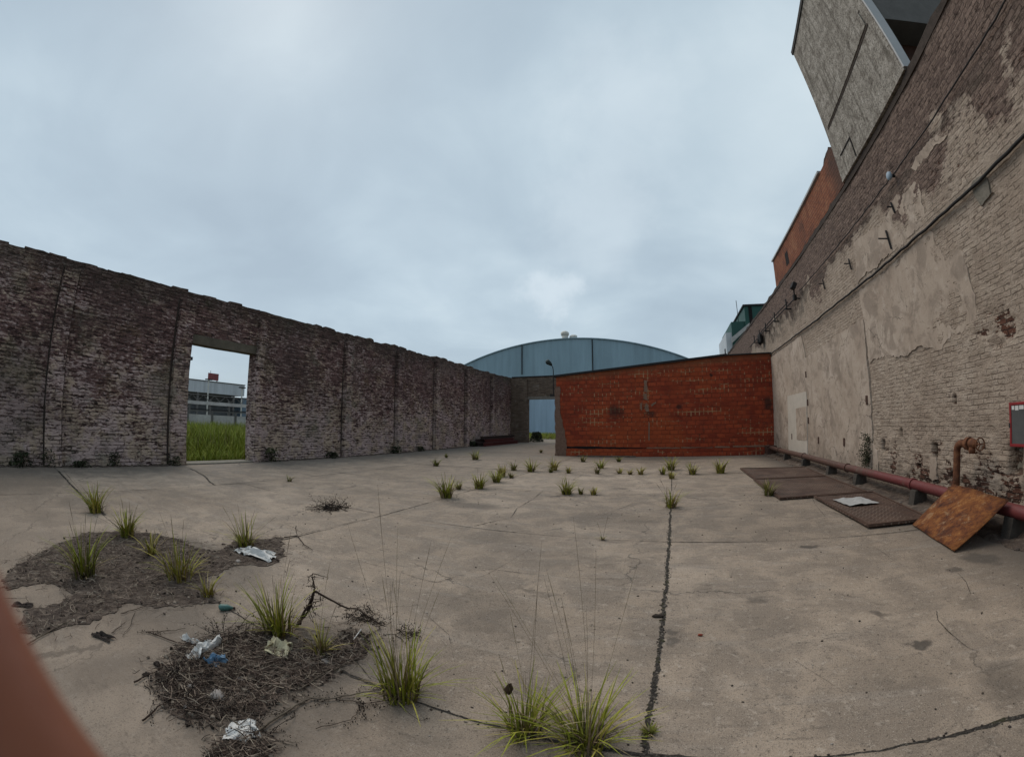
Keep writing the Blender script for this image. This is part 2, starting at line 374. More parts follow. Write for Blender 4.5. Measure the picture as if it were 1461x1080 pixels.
def f_red(t):
    p, s, u, v = uvwall(t, .012, 2.0)
    bc, bf = t.brick(t.comb(u, v), .40, .205, .026, .35)
    med = t.noise(p, 1.5, 5, .62, .4); fine = t.noise(p, 9, 4, .65); big = t.noise(p, .5, 3, .5)
    row = t.noise(t.comb(t.m('MULTIPLY', u, .35), t.m('MULTIPLY', v, 3.2)), 1.0, 3, .6)
    c = t.mix(bc, (.205, .035, .018), (.36, .068, .028)); c = t.mix(t.m('MULTIPLY', t.step(t.noise(p, 3.3, 5, .7, .5), .50, .66), .5), c, (.125, .032, .021))
    c = t.mix(t.m('MULTIPLY', t.step(fine, .48, .7), .5), c, (.130, .028, .018))
    c = t.mix(t.m('MULTIPLY', t.step(t.m('ADD', big, t.m('MULTIPLY', s[0], -.018)), .46, .66), .55), c, (.37, .080, .026))
    mk = t.m('MULTIPLY', bf, t.step(t.m('ADD', t.m('MULTIPLY', row, .55), t.m('ADD', t.m('MULTIPLY', fine, .30), t.m('MULTIPLY', med, .30))), .595, .70))
    c = t.mix(t.m('MULTIPLY', bf, t.m('ADD', .25, t.m('MULTIPLY', .45, t.step(med, .46, .66)))), c, (.060, .019, .013))
    c = t.mix(t.m('MULTIPLY', mk, .9), c, (.36, .21, .105))
    # dabs of mortar at the upright joints of some courses
    ub = t.m('FRACT', t.m('ADD', t.m('DIVIDE', u, .40), t.m('MULTIPLY', .5, t.m('MODULO', t.m('FLOOR', t.m('DIVIDE', v, .205)), 2.0))))
    dab = t.m('MULTIPLY', t.step(t.m('ABSOLUTE', t.m('SUBTRACT', ub, .5)), .42, .47), t.step(t.m('ADD', t.m('MULTIPLY', row, .55), t.m('ADD', t.m('MULTIPLY', fine, .45), t.m('MULTIPLY', med, .55))), .78, .90))
    c = t.mix(t.m('MULTIPLY', dab, .8), c, (.42, .27, .16))
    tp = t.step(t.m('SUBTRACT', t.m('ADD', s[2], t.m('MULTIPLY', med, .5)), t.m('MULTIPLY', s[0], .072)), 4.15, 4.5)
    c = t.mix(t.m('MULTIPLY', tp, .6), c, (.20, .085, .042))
    for x, z, rx, rz, k in [(-2.75, 2.15, .38, .42, .75), (-2.4, 2.1, .25, .3, .5), (.35, 2.3, .2, .16, .8), (4.55, 2.3, .3, .4, .85), (1.9, 3.72, .1, .12, .9), (3.4, 2.25, .3, .15, .4), (-1.0, 2.0, .35, .2, .7)]:
        d = t.v('LENGTH', t.v('MULTIPLY', t.v('SUBTRACT', t.v('ADD', p, t.v('MULTIPLY', t.noise(p, 4, 3, .6, col=True), (.3, 0, .3))), (x + .15, 0, z + .15)), (1 / rx, 0, 1 / rz)), (0, 0, 0))
        c = t.mix(t.m('MULTIPLY', t.step(d, 1.0, .4), k), c, (.045, .022, .018))
    h = t.m('ADD', t.m('MULTIPLY', t.m('SUBTRACT', 1.0, bf), .8), t.m('MULTIPLY', fine, .7))
    return c, t.bump(h, .8, .02)
M['red'] = material('hollow_red_brick', f_red, .9, 0, .2)
def f_right(t):
    p, s, u, v = uvwall(t, .026)
    z = t.sep(t.attr('zone')); paint, expo, damp = z[0], z[1], z[2]
    bc, bf0 = t.brick(t.comb(u, v), .25, .078, .013, .6)
    fine = t.noise(p, 24, 4, .72); med = t.noise(p, 3.2, 5, .65, .4); big = t.noise(p, .9, 4, .6)
    pit = t.noise(t.comb(t.m('MULTIPLY', u, 7), t.m('MULTIPLY', v, 15)), 1.0, 5, .68, .5)
    lump = t.noise(t.comb(t.m('MULTIPLY', u, 3.5), t.m('MULTIPLY', v, 11)), 1.0, 4, .6, .4)
    bf = t.m('MULTIPLY', bf0, t.step(t.noise(p, 4.5, 4, .65, .4), .40, .60))
    raw = t.mix(bc, (.115, .080, .068), (.215, .155, .128)); raw = t.mix(t.m('MULTIPLY', t.step(fine, .5, .68), .55), raw, (.29, .225, .188))
    raw = t.mix(t.m('MULTIPLY', bf0, .5), raw, (.085, .064, .054))
    raw = t.mix(t.m('MULTIPLY', t.step(pit, .48, .38), .8), raw, (.040, .026, .022))
    pc = t.ramp(t.m('ADD', t.m('MULTIPLY', med, .6), t.m('MULTIPLY', big, .4)), [(.32, (.275, .215, .170)), (.5, (.365, .298, .242)), (.68, (.45, .378, .315))])
    pc = t.mix(t.m('MULTIPLY', bf, .45), pc, (.16, .12, .095))
    pc = t.mix(t.m('MULTIPLY', t.step(lump, .46, .34), .55), pc, (.20, .155, .122))
    pc = t.mix(t.m('MULTIPLY', t.step(fine, .56, .70), .4), pc, (.15, .115, .09))
    k = t.m('ADD', paint, t.m('MULTIPLY', t.m('SUBTRACT', pit, .5), .9))
    c = t.mix(t.step(k, .36, .60), raw, pc)
    # small spalls: dark flecks along the courses
    spal = t.step(t.m('ADD', t.m('SUBTRACT', 1.0, pit), t.m('MULTIPLY', t.m('SUBTRACT', med, .5), .45)), .60, .70)
    c = t.mix(t.m('MULTIPLY', spal, .62), c, (.085, .058, .047))
    dk = t.mix(bc, (.045, .024, .019), (.125, .056, .038)); dk = t.mix(t.m('MULTIPLY', bf0, .8), dk, (.026, .018, .015))
    e = t.m('ADD', t.m('MULTIPLY', expo, .62), t.m('MULTIPLY', t.m('SUBTRACT', t.m('ADD', t.m('MULTIPLY', t.m('SUBTRACT', 1.0, pit), .75), t.m('MULTIPLY', fine, .25)), .5), 2.4))
    c = t.mix(t.m('MULTIPLY', t.step(e, .42, .56), t.step(expo, .02, .2)), c, dk)
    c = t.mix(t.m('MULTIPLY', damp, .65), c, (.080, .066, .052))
    h = t.m('ADD', t.m('MULTIPLY', t.m('SUBTRACT', 1.0, bf), .7), t.m('ADD', t.m('MULTIPLY', pit, 1.3), t.m('ADD', t.m('MULTIPLY', fine, .8), t.m('MULTIPLY', lump, .6))))
    return c, t.bump(h, .9, .03)
M['right'] = material('peeling_painted_brick', f_right, .93, 0, .2)
def f_plaster(t):
    p = t.pos(); s = t.sep(p); big = t.noise(p, .9, 5, .6, .5); med = t.noise(p, 3.2, 6, .66, .4); fine = t.noise(p, 30, 3, .65); blot = t.noise(p, 1.5, 5, .62, .9)
    drip = t.noise(t.v('MULTIPLY', p, (1, 1.6, .55)), 1.5, 4, .55, .6)
    c = t.ramp(big, [(.32, (.335, .268, .217)), (.5, (.40, .33, .272)), (.68, (.47, .395, .335))])
    c = t.mix(t.m('MULTIPLY', t.step(blot, .50, .62), .65), c, (.235, .190, .156)); b2 = t.noise(t.v('ADD', p, (9, 4, 2)), 2.6, 6, .7, .7); c = t.mix(t.m('MULTIPLY', t.step(b2, .54, .64), .5), c, (.20, .160, .130)); c = t.mix(t.m('MULTIPLY', t.step(t.noise(p, 11, 4, .72), .58, .68), .5), c, (.19, .15, .122))
    c = t.mix(t.m('MULTIPLY', t.step(drip, .54, .68), .38), c, (.235, .188, .150))
    c = t.mix(t.m('MULTIPLY', t.step(med, .55, .70), .4), c, (.52, .45, .39))
    c = t.mix(t.m('MULTIPLY', t.step(med, .42, .30), .5), c, (.22, .175, .142))
    c = t.mix(t.m('MULTIPLY', t.step(fine, .62, .70), .4), c, (.14, .112, .09))
    ck = t.vor(t.v('ADD', p, t.v('MULTIPLY', t.noise(p, 3, 3, .6, col=True), (.4, .4, .4))), .8, 'DISTANCE_TO_EDGE'); c = t.mix(t.m('MULTIPLY', t.step(ck, .010, .003), t.m('MULTIPLY', .7, t.step(big, .46, .54))), c, (.10, .08, .065))
    low = t.step(t.m('ADD', s[2], t.m('MULTIPLY', med, .9)), 1.45, .65)
    c = t.mix(t.m('MULTIPLY', low, .4), c, (.235, .19, .155))
    c = t.mix(t.m('MULTIPLY', t.m('MULTIPLY', low, t.step(t.noise(p, 6, 5, .7), .52, .66)), .85), c, (.085, .068, .055))
    return c, t.bump(t.m('ADD', med, t.m('MULTIPLY', fine, .35)), .5, .02)
M['plaster'] = material('bare_plaster', f_plaster, .93, 0, .2)
def f_tower(t):
    p = t.pos(); s = t.sep(p); med = t.noise(p, 4, 6, .7, .5); drip = t.noise(t.v('MULTIPLY', p, (3.0, 3.0, .22)), 2.2, 5, .68, .3); fine = t.noise(p, 26, 4, .7)
    c = t.ramp(med, [(.34, (.16, .140, .120)), (.5, (.31, .285, .25)), (.64, (.42, .39, .35))])
    c = t.mix(t.m('MULTIPLY', t.step(drip, .47, .66), .65), c, (.085, .074, .06))
    c = t.mix(t.m('MULTIPLY', t.step(fine, .50, .62), .7), c, (.065, .054, .045)); c = t.mix(t.m('MULTIPLY', t.step(t.noise(p, 12, 4, .7), .55, .68), .6), c, (.07, .058, .048))
    return c, t.bump(t.m('ADD', med, t.m('MULTIPLY', fine, .6)), .8, .03)
M['tower'] = material('weathered_render', f_tower, .93, 0, .2)
def f_orange(t):
    p = t.pos(); s = t.sep(p); med = t.noise(p, 1.6, 6, .68, .6); fine = t.noise(p, 14, 4, .7)
    bc, bf = t.brick(t.comb(t.m('ADD', s[0], s[1]), s[2]), .30, .10, .015, .5)
    c = t.ramp(med, [(.32, (.075, .032, .022)), (.5, (.22, .072, .036)), (.68, (.29, .125, .065))])
    c = t.mix(t.m('MULTIPLY', t.step(fine, .5, .68), .55), c, (.095, .045, .032)); c = t.mix(t.m('MULTIPLY', bf, .5), c, (.13, .075, .05))
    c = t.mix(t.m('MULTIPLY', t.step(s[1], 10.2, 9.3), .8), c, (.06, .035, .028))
    return c, t.bump(t.m('ADD', fine, bf), .8, .02)
M['orange'] = material('orange_brick', f_orange)
def flat(name, c, rough=.8, metal=0., var=.25, sc=8, spec=.3, bump=0.0):
    def f(t):
        p = t.pos(); n = t.noise(p, sc, 5, .65, .3); n2 = t.noise(p, sc * 6, 3, .6)
        cc = t.mix(1.0, c, t.ramp(t.m('ADD', t.m('MULTIPLY', n, .7), t.m('MULTIPLY', n2, .3)), [(.3, 1 - var), (.7, 1 + var)]), 'MULTIPLY')
        return cc, (t.bump(t.m('ADD', n, n2), bump, .01) if bump else None)
    return material(name, f, rough, metal, spec)
def f_rust(t):
    p = t.pos(); n = t.noise(p, 7, 6, .74, .5); lg = t.noise(p, 2.1, 5, .62, .9); m = t.noise(t.v('ADD', p, (3, 1, 2)), 4.0, 6, .72, .6); f = t.noise(p, 60, 3, .75); sp = t.noise(p, 19, 4, .7)
    c = t.ramp(t.m('ADD', t.m('MULTIPLY', n, .55), t.m('MULTIPLY', lg, .45)), [(.38, (.042, .015, .010)), (.46, (.115, .036, .013)), (.54, (.20, .072, .020)), (.64, (.32, .145, .048))])
    c = t.mix(t.m('MULTIPLY', t.step(m, .56, .70), .75), c, (.38, .27, .165))
    c = t.mix(t.m('MULTIPLY', t.step(sp, .54, .66), .7), c, (.075, .028, .016))
    c = t.mix(t.m('MULTIPLY', t.step(f, .56, .68), .6), c, (.06, .026, .016))
    return c, t.bump(t.m('ADD', n, t.m('ADD', f, sp)), .8, .012)
M['rust'] = material('rusty_sheet', f_rust, .85, 0, .3)
def f_rustp(t):
    p = t.pos(); n = t.noise(p, 8, 6, .7, .6); f = t.noise(p, 50, 3, .7)
    c = t.ramp(n, [(.3, (.045, .020, .014)), (.5, (.125, .050, .026)), (.7, (.21, .095, .045))])
    return c, t.bump(f, .5, .008)
M['rustpipe'] = material('rusty_pipe_iron', f_rustp, .85)
def f_pipe(t):
    p = t.pos(); s = t.sep(p); n = t.noise(p, 3.5, 6, .7, .6); f = t.noise(p, 40, 3, .7)
    red = t.mix(t.step(f, .5, .7), (.135, .030, .030), (.10, .024, .024))
    old = t.mix(t.step(f, .45, .65), (.072, .038, .030), (.12, .068, .05))
    k = t.step(t.m('ADD', s[1], t.m('MULTIPLY', t.m('SUBTRACT', n, .5), 9.0)), 7.5, 11.0)
    c = t.mix(k, red, old); c = t.mix(t.m('MULTIPLY', t.step(n, .57, .7), .6), c, (.16, .10, .085))
    return c, t.bump(f, .3, .006), t.ramp(n, [(.3, .45), (.7, .8)])
M['pipe'] = material('red_painted_pipe', f_pipe, .6, 0, .4)
def f_cover(t):
    p = t.pos(); s = t.sep(p); n = t.noise(p, 2.2, 6, .7, .5); f = t.noise(p, 30, 3, .7)
    a = t.m('MULTIPLY', t.m('ADD', s[0], s[1]), 8.0); b = t.m('MULTIPLY', t.m('SUBTRACT', s[0], s[1]), 8.0)
    fa = t.m('ABSOLUTE', t.m('SUBTRACT', t.m('FRACT', a), .5)); fb = t.m('ABSOLUTE', t.m('SUBTRACT', t.m('FRACT', b), .5))
    par = t.m('MODULO', t.m('ADD', t.m('FLOOR', a), t.m('ADD', t.m('FLOOR', b), 2000.0)), 2.0)
    lz = t.m('MULTIPLY', t.step(t.m('ADD', t.m('MULTIPLY', t.m('MULTIPLY', par, fa), 2.4), t.m('MULTIPLY', t.m('MULTIPLY', t.m('SUBTRACT', 1.0, par), fb), 2.4)), .28, .12), 1.0)
    c = t.ramp(n, [(.3, (.040, .023, .018)), (.5, (.078, .045, .033)), (.7, (.125, .076, .055))])
    c = t.mix(t.m('MULTIPLY', t.step(f, .5, .7), .5), c, (.055, .038, .03))
    mud = t.step(t.noise(p, 1.1, 5, .65, .5), .40, .56)
    c = t.mix(t.m('MULTIPLY', t.m('MULTIPLY', lz, mud), .75), c, (.27, .215, .175)); c = t.mix(t.m('MULTIPLY', t.step(t.noise(p, 9, 5, .72), .54, .66), .6), c, (.035, .022, .017))
    return c, t.bump(t.m('ADD', t.m('MULTIPLY', lz, mud), t.m('MULTIPLY', f, .4)), .7, .008)
M['cover'] = material('rusty_tread_plate', f_cover, .7, .2, .4)
def f_metal(col, sx, rib=.35):
    def f(t):
        p = t.pos(); s = t.sep(p); n = t.noise(t.v('MULTIPLY', p, (1.2, 1.2, .15)), 1.0, 5, .6); u = t.m('ADD', s[0], s[1])
        w = t.m('ABSOLUTE', t.m('SUBTRACT', t.m('FRACT', t.m('MULTIPLY', u, sx)), .5))
        wn = t.t.nodes.new('ShaderNodeTexWhiteNoise'); wn.noise_dimensions = '1D'; t.set(wn.inputs['W'], t.m('FLOOR', t.m('MULTIPLY', u, .33)))
        c = t.mix(1.0, col, t.ramp(n, [(.3, .86), (.7, 1.1)]), 'MULTIPLY'); c = t.mix(1.0, c, t.ramp(wn.outputs[0], [(0, .93), (1, 1.05)]), 'MULTIPLY')
        c = t.mix(t.m('MULTIPLY', t.step(w, .46, .5), rib), c, t.mix(.5, col, (.05, .06, .07)))
        return c, t.bump(w, .4, .05)
    return f
M['hangar'] = material('blue_grey_cladding', f_metal((.24, .34, .40), 1.0, .14), .6, 0, .3)
M['hangar_door'] = material('pale_blue_door', f_metal((.30, .40, .50), .8), .55, 0, .3)
M['greencl'] = material('dark_green_cladding', f_metal((.020, .075, .062), 1.2), .6)
M['greycl'] = material('grey_cladding', f_metal((.46, .48, .50), .5), .6)
M['bluecl'] = material('blue_shed_cladding', f_metal((.14, .19, .24), .8), .6)
M['dark'] = flat('dark_edge_metal', (.022, .021, .022), .8)
M['black'] = flat('black_rubber', (.014, .013, .013), .7)
M['right_top'] = flat('dark_coping_and_shade_line', (.050, .038, .032), .95, var=.5, sc=9, bump=.6)
M['dirtyblock'] = flat('grimy_block', (.060, .052, .045), .95, var=.45, sc=9, bump=.6)
M['coverframe'] = flat('rusty_angle_frame', (.088, .052, .038), .8, .2, var=.4, sc=7, bump=.4)
M['mould'] = flat('brown_moulding_render', (.20, .165, .135), .95, var=.35, sc=5, bump=.5)
M['greydark'] = flat('dim_bay_cladding', (.13, .135, .14), .9, var=.5, sc=.4)
M['void'] = flat('void_black', (.012, .010, .010), .95)
M['white'] = flat('white_paint', (.46, .42, .37), .8, var=.12, sc=3)
M['whitebag'] = flat('white_plastic', (.58, .58, .57), .45, var=.15, sc=20, spec=.5)
M['paper'] = flat('wet_paper', (.36, .36, .36), .8, var=.2, sc=9)
M['cream'] = flat('cream_rag', (.52, .47, .32), .7, var=.3, sc=14)
M['bluebag'] = flat('blue_plastic', (.10, .20, .32), .5, var=.3, sc=25, spec=.5)
M['green_plastic'] = flat('green_plastic', (.045, .13, .12), .4, var=.2, sc=20, spec=.5)
M['rag'] = flat('dark_rag', (.040, .030, .026), .95, var=.3, sc=30)
M['lamp'] = flat('lamp_paint', (.02, .035, .035), .6)
M['lichen'] = flat('dirty_concrete', (.17, .155, .13), .95, var=.35, sc=6, bump=.5)
M['lintel'] = flat('mossy_lintel_concrete', (.105, .092, .070), .95, var=.4, sc=3, bump=.5)
M['mortar'] = flat('rough_mortar', (.215, .135, .095), .95, var=.3, sc=7, bump=.8)
M['pier'] = flat('worn_pier_brick', (.17, .105, .078), .95, var=.45, sc=9, bump=.9)
M['brown'] = flat('brown_recess_brick', (.065, .034, .026), .95, var=.45, sc=5, bump=.5)
M['grey_slab'] = flat('grey_concrete_slab', (.115, .11, .105), .9, var=.2, sc=3)
M['strip'] = flat('pale_flashing', (.40, .41, .42), .6, var=.1, sc=2)
M['redpaint'] = flat('red_enamel', (.22, .022, .025), .5, var=.2, sc=10)
M['glass'] = flat('dusty_glass', (.085, .088, .09), .25, var=.2, sc=5, spec=.5)
M['beam'] = flat('dark_timber', (.045, .033, .030), .9, var=.4, sc=3)
M['redbeam'] = flat('red_primer_steel', (.10, .030, .028), .8, var=.35, sc=3)
M['signred'] = flat('faded_red_sign', (.20, .055, .055), .7, var=.3, sc=1.5)
M['vent'] = flat('galvanised_vent', (.50, .49, .45), .6, var=.2, sc=2)
M['farwall'] = flat('pale_block_wall', (.40, .385, .37), .9, var=.3, sc=.8)
M['bluelamp'] = flat('pale_blue_enamel', (.28, .36, .44), .5, var=.1)
def f_skin(t):
    p = t.pos(); n = t.noise(p, 60, 4, .6); n2 = t.noise(p, 900, 2, .6)
    return t.ramp(n, [(.3, (.215, .078, .045)), (.7, (.285, .112, .068))]), t.bump(n2, .15, .0006)
M['skin'] = material('skin', f_skin, .5, 0, .4)
M['skin'].node_tree.nodes['Principled BSDF'].inputs['Subsurface Weight'].default_value = .12
M['skin'].node_tree.nodes['Principled BSDF'].inputs['Subsurface Radius'].default_value = (.006, .002, .001)
M['sleeve'] = flat('dark_sleeve', (.03, .03, .035), .9)

XL, XR, YB, YS = -13.3, 4.85, 32.5, 19.7
# ------------------------------------------------------------------ ground, slab, joints
tag(MB().add([(-900, -900, -.10), (900, -900, -.10), (900, 1500, -.10), (-900, 1500, -.10)], [(0, 1, 2, 3)]).build('ground', M['earth']), kind='structure')
def slab():
    # concrete sheet with gentle unevenness
    ys = np.linspace(-8, 40, 97); xs = np.linspace(-13.2, 4.95, 61); mb = MB()
    X, Y = np.meshgrid(xs, ys, indexing='ij'); Z = (fbm(X * .35 + 40, Y * .35 + 40, 5, 3) - .5) * 0.0
    n, m = X.shape
    vs = [(X[i, j], Y[i, j], Z[i, j]) for i in range(n) for j in range(m)]
    fs = [(i * m + j, (i + 1) * m + j, (i + 1) * m + j + 1, i * m + j + 1) for i in range(n - 1) for j in range(m - 1)]
    return mb.add(vs, fs).build('yard_slab', M['concrete'])
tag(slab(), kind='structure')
tag(MB().box(XL - .55, XL + .14, 5.83, 8.41, -.05, .045).build('door_sill', M['lichen'], bevel=.02), kind='structure')
def strip_mesh(mb, pts, w, seed, z, rough=.5, step=.06):
    rd = random.Random(seed); P = []
    for a, b in zip(pts[:-1], pts[1:]):
        a = Vector(a); b = Vector(b); n = max(2, int((b - a).length / step))
        P += [a.lerp(b, k / n) for k in range(n)]
    P.append(Vector(pts[-1])); off = 0; vs = []; fs = []
    for i, p in enumerate(P):
        d = (P[min(i + 1, len(P) - 1)] - P[max(i - 1, 0)]).normalized(); s = Vector((-d.y, d.x))
        off = off * .8 + rd.uniform(-1, 1) * w * rough * .35; br = min(1, max(.38, .65 + .6 * math.sin(i * .13 + seed) + rd.uniform(-.3, .3))) if w < .03 else 1.0
        l = w * br * (1 + rd.uniform(-rough, rough)); r_ = w * br * (1 + rd.uniform(-rough, rough))
        a = p + s * (off - l / 2); b = p + s * (off + r_ / 2)
        vs += [(a.x, a.y, z), (b.x, b.y, z)]
    for i in range(len(P) - 1): fs.append((2 * i, 2 * i + 1, 2 * i + 3, 2 * i + 2))
    mb.add(vs, fs)
jm = MB()
strip_mesh(jm, [(0.0, -6), (-.01, 8.4)], .030, 1, .004, .6, .02); strip_mesh(jm, [(-.01, 8.4), (0, 19.6)], .022, 2, .004, .6)
strip_mesh(jm, [(-13.1, 1.62), (-4, 1.66), (4.8, 1.70)], .026, 3, .0045, .6, .04)
strip_mesh(jm, [(-13.1, 5.45), (-4.6, 5.5), (4.8, 5.62)], .012, 4, .0045, .7)
strip_mesh(jm, [(-13.1, 9.05), (4.8, 9.15)], .014, 5, .0045, .8); strip_mesh(jm, [(-13.1, 13.05), (4.8, 13.1)], .03, 6, .0045, .8)
strip_mesh(jm, [(-4.62, -6), (-4.55, 5.5), (-4.5, 19.6)], .018, 7, .005, .8); strip_mesh(jm, [(-9.2, -6), (-9.2, 32)], .02, 8, .005, .8)
strip_mesh(jm, [(-13.1, 17.0), (4.8, 17.0)], .03, 9, .0045, .8); strip_mesh(jm, [(-13.1, 21), (-5.7, 21)], .04, 10, .0045, .8); strip_mesh(jm, [(-13.1, 26), (-5.7, 26)], .05, 11, .0045, .8)
tag(jm.build('slab_joints', M['joint']), kind='structure')
cm = MB()
def crack(pxs, w, seed):
    g = [G(*q) for q in pxs]; strip_mesh(cm, [(p.x, p.y) for p in g], w * .6, seed, .006, .9, .02)
crack([(523, 803), (560, 812), (595, 825), (622, 831), (678, 815), (700, 812), (757, 819), (850, 826), (944, 824)], .009, 21)
crack([(622, 831), (690, 822), (730, 800), (757, 783)], .006, 22)
crack([(658, 755), (700, 745), (730, 738), (738, 725), (761, 712), (775, 700)], .018, 23)
crack([(1364, 815), (1378, 830), (1385, 848)], .008, 24); crack([(1336, 872), (1338, 885), (1355, 903), (1381, 925)], .010, 25)
crack([(478, 893), (519, 878), (560, 842), (560, 830)], .006, 26); crack([(84, 672), (117, 709), (150, 735)], .05, 27)
crack([(271, 668), (290, 678), (305, 692)], .06, 28); crack([(305, 692), (350, 690)], .03, 29)
crack([(400, 769), (430, 762), (519, 741)], .014, 30); crack([(1150, 690), (1163, 720), (1180, 740)], .010, 31); crack([(957, 850), (1000, 846)], .004, 32)
crack([(444, 872), (478, 893), (505, 938), (530, 970)], .008, 33); crack([(860, 735), (900, 720), (960, 712)], .012, 34); crack([(1230, 770), (1262, 790), (1275, 800)], .006, 35)
crack([(0, 905), (40, 912), (90, 890)], .012, 36); crack([(600, 870), (640, 905), (650, 950)], .004, 37); crack([(1130, 940), (1200, 985), (1230, 1030)], .0035, 38)
tag(cm.build('slab_cracks', M['joint']), kind='structure')

# loose crumbs and pebbles on the slab
rd = random.Random(5); gm = MB()
def pebble(x, y, r, rd, col):
    gm.blob((x, y, r * .4), r * rd.uniform(.8, 1.4), r * rd.uniform(.7, 1.1), r * .7, rd.random(), .3, 4, col)
for _ in range(1100):
    y = .6 + 9 * rd.random() ** 1.6; x = rd.uniform(-.9, .9) * (2.2 + y * .9)
    if not -12 < x < 4.2: continue
    g = rd.choice([(.05, .042, .036), (.09, .075, .06), (.2, .17, .14), (.3, .27, .24), (.06, .05, .045)])
    pebble(x, y, (.0022 + .0065 * rd.random() ** 2.5) * (1 + y * .06), rd, g)
for _ in range(420): # gravel in the open joint
    y = rd.uniform(.9, 6.5); pebble(rd.gauss(-.005, .016), y, rd.uniform(.004, .009), rd, rd.choice([(.04, .034, .03), (.1, .085, .07), (.19, .165, .14), (.06, .06, .03)]))
for _ in range(160):
    x = rd.uniform(-1.6, 3.5); pebble(x, 1.675 + x * .005 + rd.gauss(0, .014), rd.uniform(.004, .008), rd, rd.choice([(.04, .034, .03), (.1, .085, .07), (.17, .145, .12)]))
for _ in range(260): # along the foot of the right wall
    y = rd.uniform(3.0, 18); x = rd.uniform(4.2, 4.8); pebble(x, y, rd.uniform(.01, .035), rd, rd.choice([(.1, .08, .07), (.2, .17, .15), (.13, .07, .05), (.06, .05, .045)]))
tag(gm.build('gravel', M['stone']), 'small loose stones and crumbs scattered over the concrete yard', 'gravel', kind='stuff')

# ------------------------------------------------------------------ left wall
def top_profile(y0, y1, base, seed):
    rd = random.Random(seed); y = y0; out = []
    while y < y1:
        w = rd.uniform(.25, .6) if y < 11 else rd.uniform(.45, .95)
        w = min(w, y1 - y)
        if y < 11:
            h = base + rd.choice([0, 0, .01, .02, .03, -.02]) + rd.uniform(-.015, .015); out += [(y, h), (y + w * .5, h + rd.uniform(-.015, .015)), (y + w - .01, h + rd.uniform(-.02, .02))]
        else:
            a = rd.uniform(.03, .20) * (1 if y < 25 else .55); h = base - .04
            out += [(y, h + .01), (y + w * .06, h + a * .7), (y + w * .2, h + a), (y + w * .55, h + a * rd.uniform(.85, 1.05)), (y + w * .85, h + a * .8), (y + w * .95, h + a * .3)]
        y += w
    return out
lw = thing('brick_wall', 'long dark weathered brick wall with crumbling top and a doorway onto grass', 'wall', (XL, 12, 0))
prof = top_profile(-12, YB + .4, 5.43, 3)
poly = [(-12, -.1), (5.8, -.1), (5.8, 3.83), (8.44, 3.83), (8.44, -.1), (YB + .4, -.1)] + [(YB + .4, 5.4)] + list(reversed(prof))
pl_left = lambda u, v, d: (XL - d, u, v)
MB().prism(poly, pl_left, 0, .45).build('masonry', M['left'], lw)
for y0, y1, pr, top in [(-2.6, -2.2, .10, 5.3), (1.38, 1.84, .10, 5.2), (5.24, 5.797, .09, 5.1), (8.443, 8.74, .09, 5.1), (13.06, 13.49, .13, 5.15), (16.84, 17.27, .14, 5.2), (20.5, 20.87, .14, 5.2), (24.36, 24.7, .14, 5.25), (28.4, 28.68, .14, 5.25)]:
    pts = rag([(y0, -.05), (y1, -.05), (y1, top), (y0, top)], .14, .014, int(y0 * 10) + 100)
    MB().prism(pts, pl_left, -pr - .07, -.002).build('pilaster', M['pilaster'], lw)
    shade_mb = MB()  # dark strips beside each pilaster paint in the shade of its sides
    if y0 < 5 or y0 > 9: shade_mb.prism(rag([(y0 - .055, -.05), (y0 - .016, -.05), (y0 - .016, top), (y0 - .055, top)], .12, .014, int(y0 * 10) + 300), pl_left, -.014, .02)
    shade_mb.prism(rag([(y1 + .016, -.05), (y1 + .034, -.05), (y1 + .034, top), (y1 + .016, top)], .12, .010, int(y0 * 10) + 400), pl_left, -.014, .02) if not 5 < y0 < 6 else shade_mb.prism(rag([(y0 - .075, -.05), (y0 - .016, -.05), (y0 - .016, top), (y0 - .075, top)], .12, .010, 77), pl_left, -.014, .02)
    shade_mb.build('side_shade_strip', M['right_top'], lw)
MB().prism(rag([(5.55, 3.82), (8.6, 3.82), (8.6, 4.10), (5.55, 4.10)], .2, .01, 8), pl_left, -.012, .44).build('lintel', M['lintel'], lw)
dm = MB(); strip_mesh(dm, [(XL + .10, -8), (XL + .12, 5.2)], .26, 91, .009, .7, .12); strip_mesh(dm, [(XL + .12, 8.9), (XL + .14, 24.8)], .26, 92, .009, .7, .12)
rdz = random.Random(12)
for _ in range(500):
    y = rdz.uniform(-3, 24)
    if 5.5 < y < 8.6: continue
    dm.blob((XL + .04 + abs(rdz.gauss(0, .10)), y, .015), rdz.uniform(.015, .06), rdz.uniform(.015, .07), rdz.uniform(.01, .045), rdz.random(), .5, 4)
tag(dm.build('wall_foot_dirt', M['soil']), 'dark strip of dirt and crumbled brick along the foot of the left wall', 'dirt', kind='stuff')
bw = thing('back_wall', 'brown brick wall closing the far end, with a gateway beside the red brick shed', 'wall', (-11, YB, 0))
prof = [(x, z) for x, z in top_profile(-13.28, -4, 5.45, 9)]
prof = [(-13.28 + i * .3, 5.46 + random.Random(i).uniform(-.02, .02)) for i in range(31)]
poly = [(-13.28, -.1), (-11.75, -.1), (-11.75, 3.83), (-8.7, 3.83), (-8.7, -.1), (-4.2, -.1), (-4.2, 5.45)] + list(reversed(prof[:-1]))
MB().prism(poly, lambda u, v, d: (u, YB + d, v), 0, .4).build('masonry', M['back'], bw)
MB().prism(rag([(-12.35, -.05), (-11.752, -.05), (-11.752, 5.3), (-12.35, 5.3)], .2, .015, 5), lambda u, v, d: (u, YB - d, v), .002, .10).build('pilaster', M['back'], bw)
MB().box(-11.9, -8.5, YB - .02, YB + .38, 3.60, 3.832).build('lintel', M['lichen'], bw)
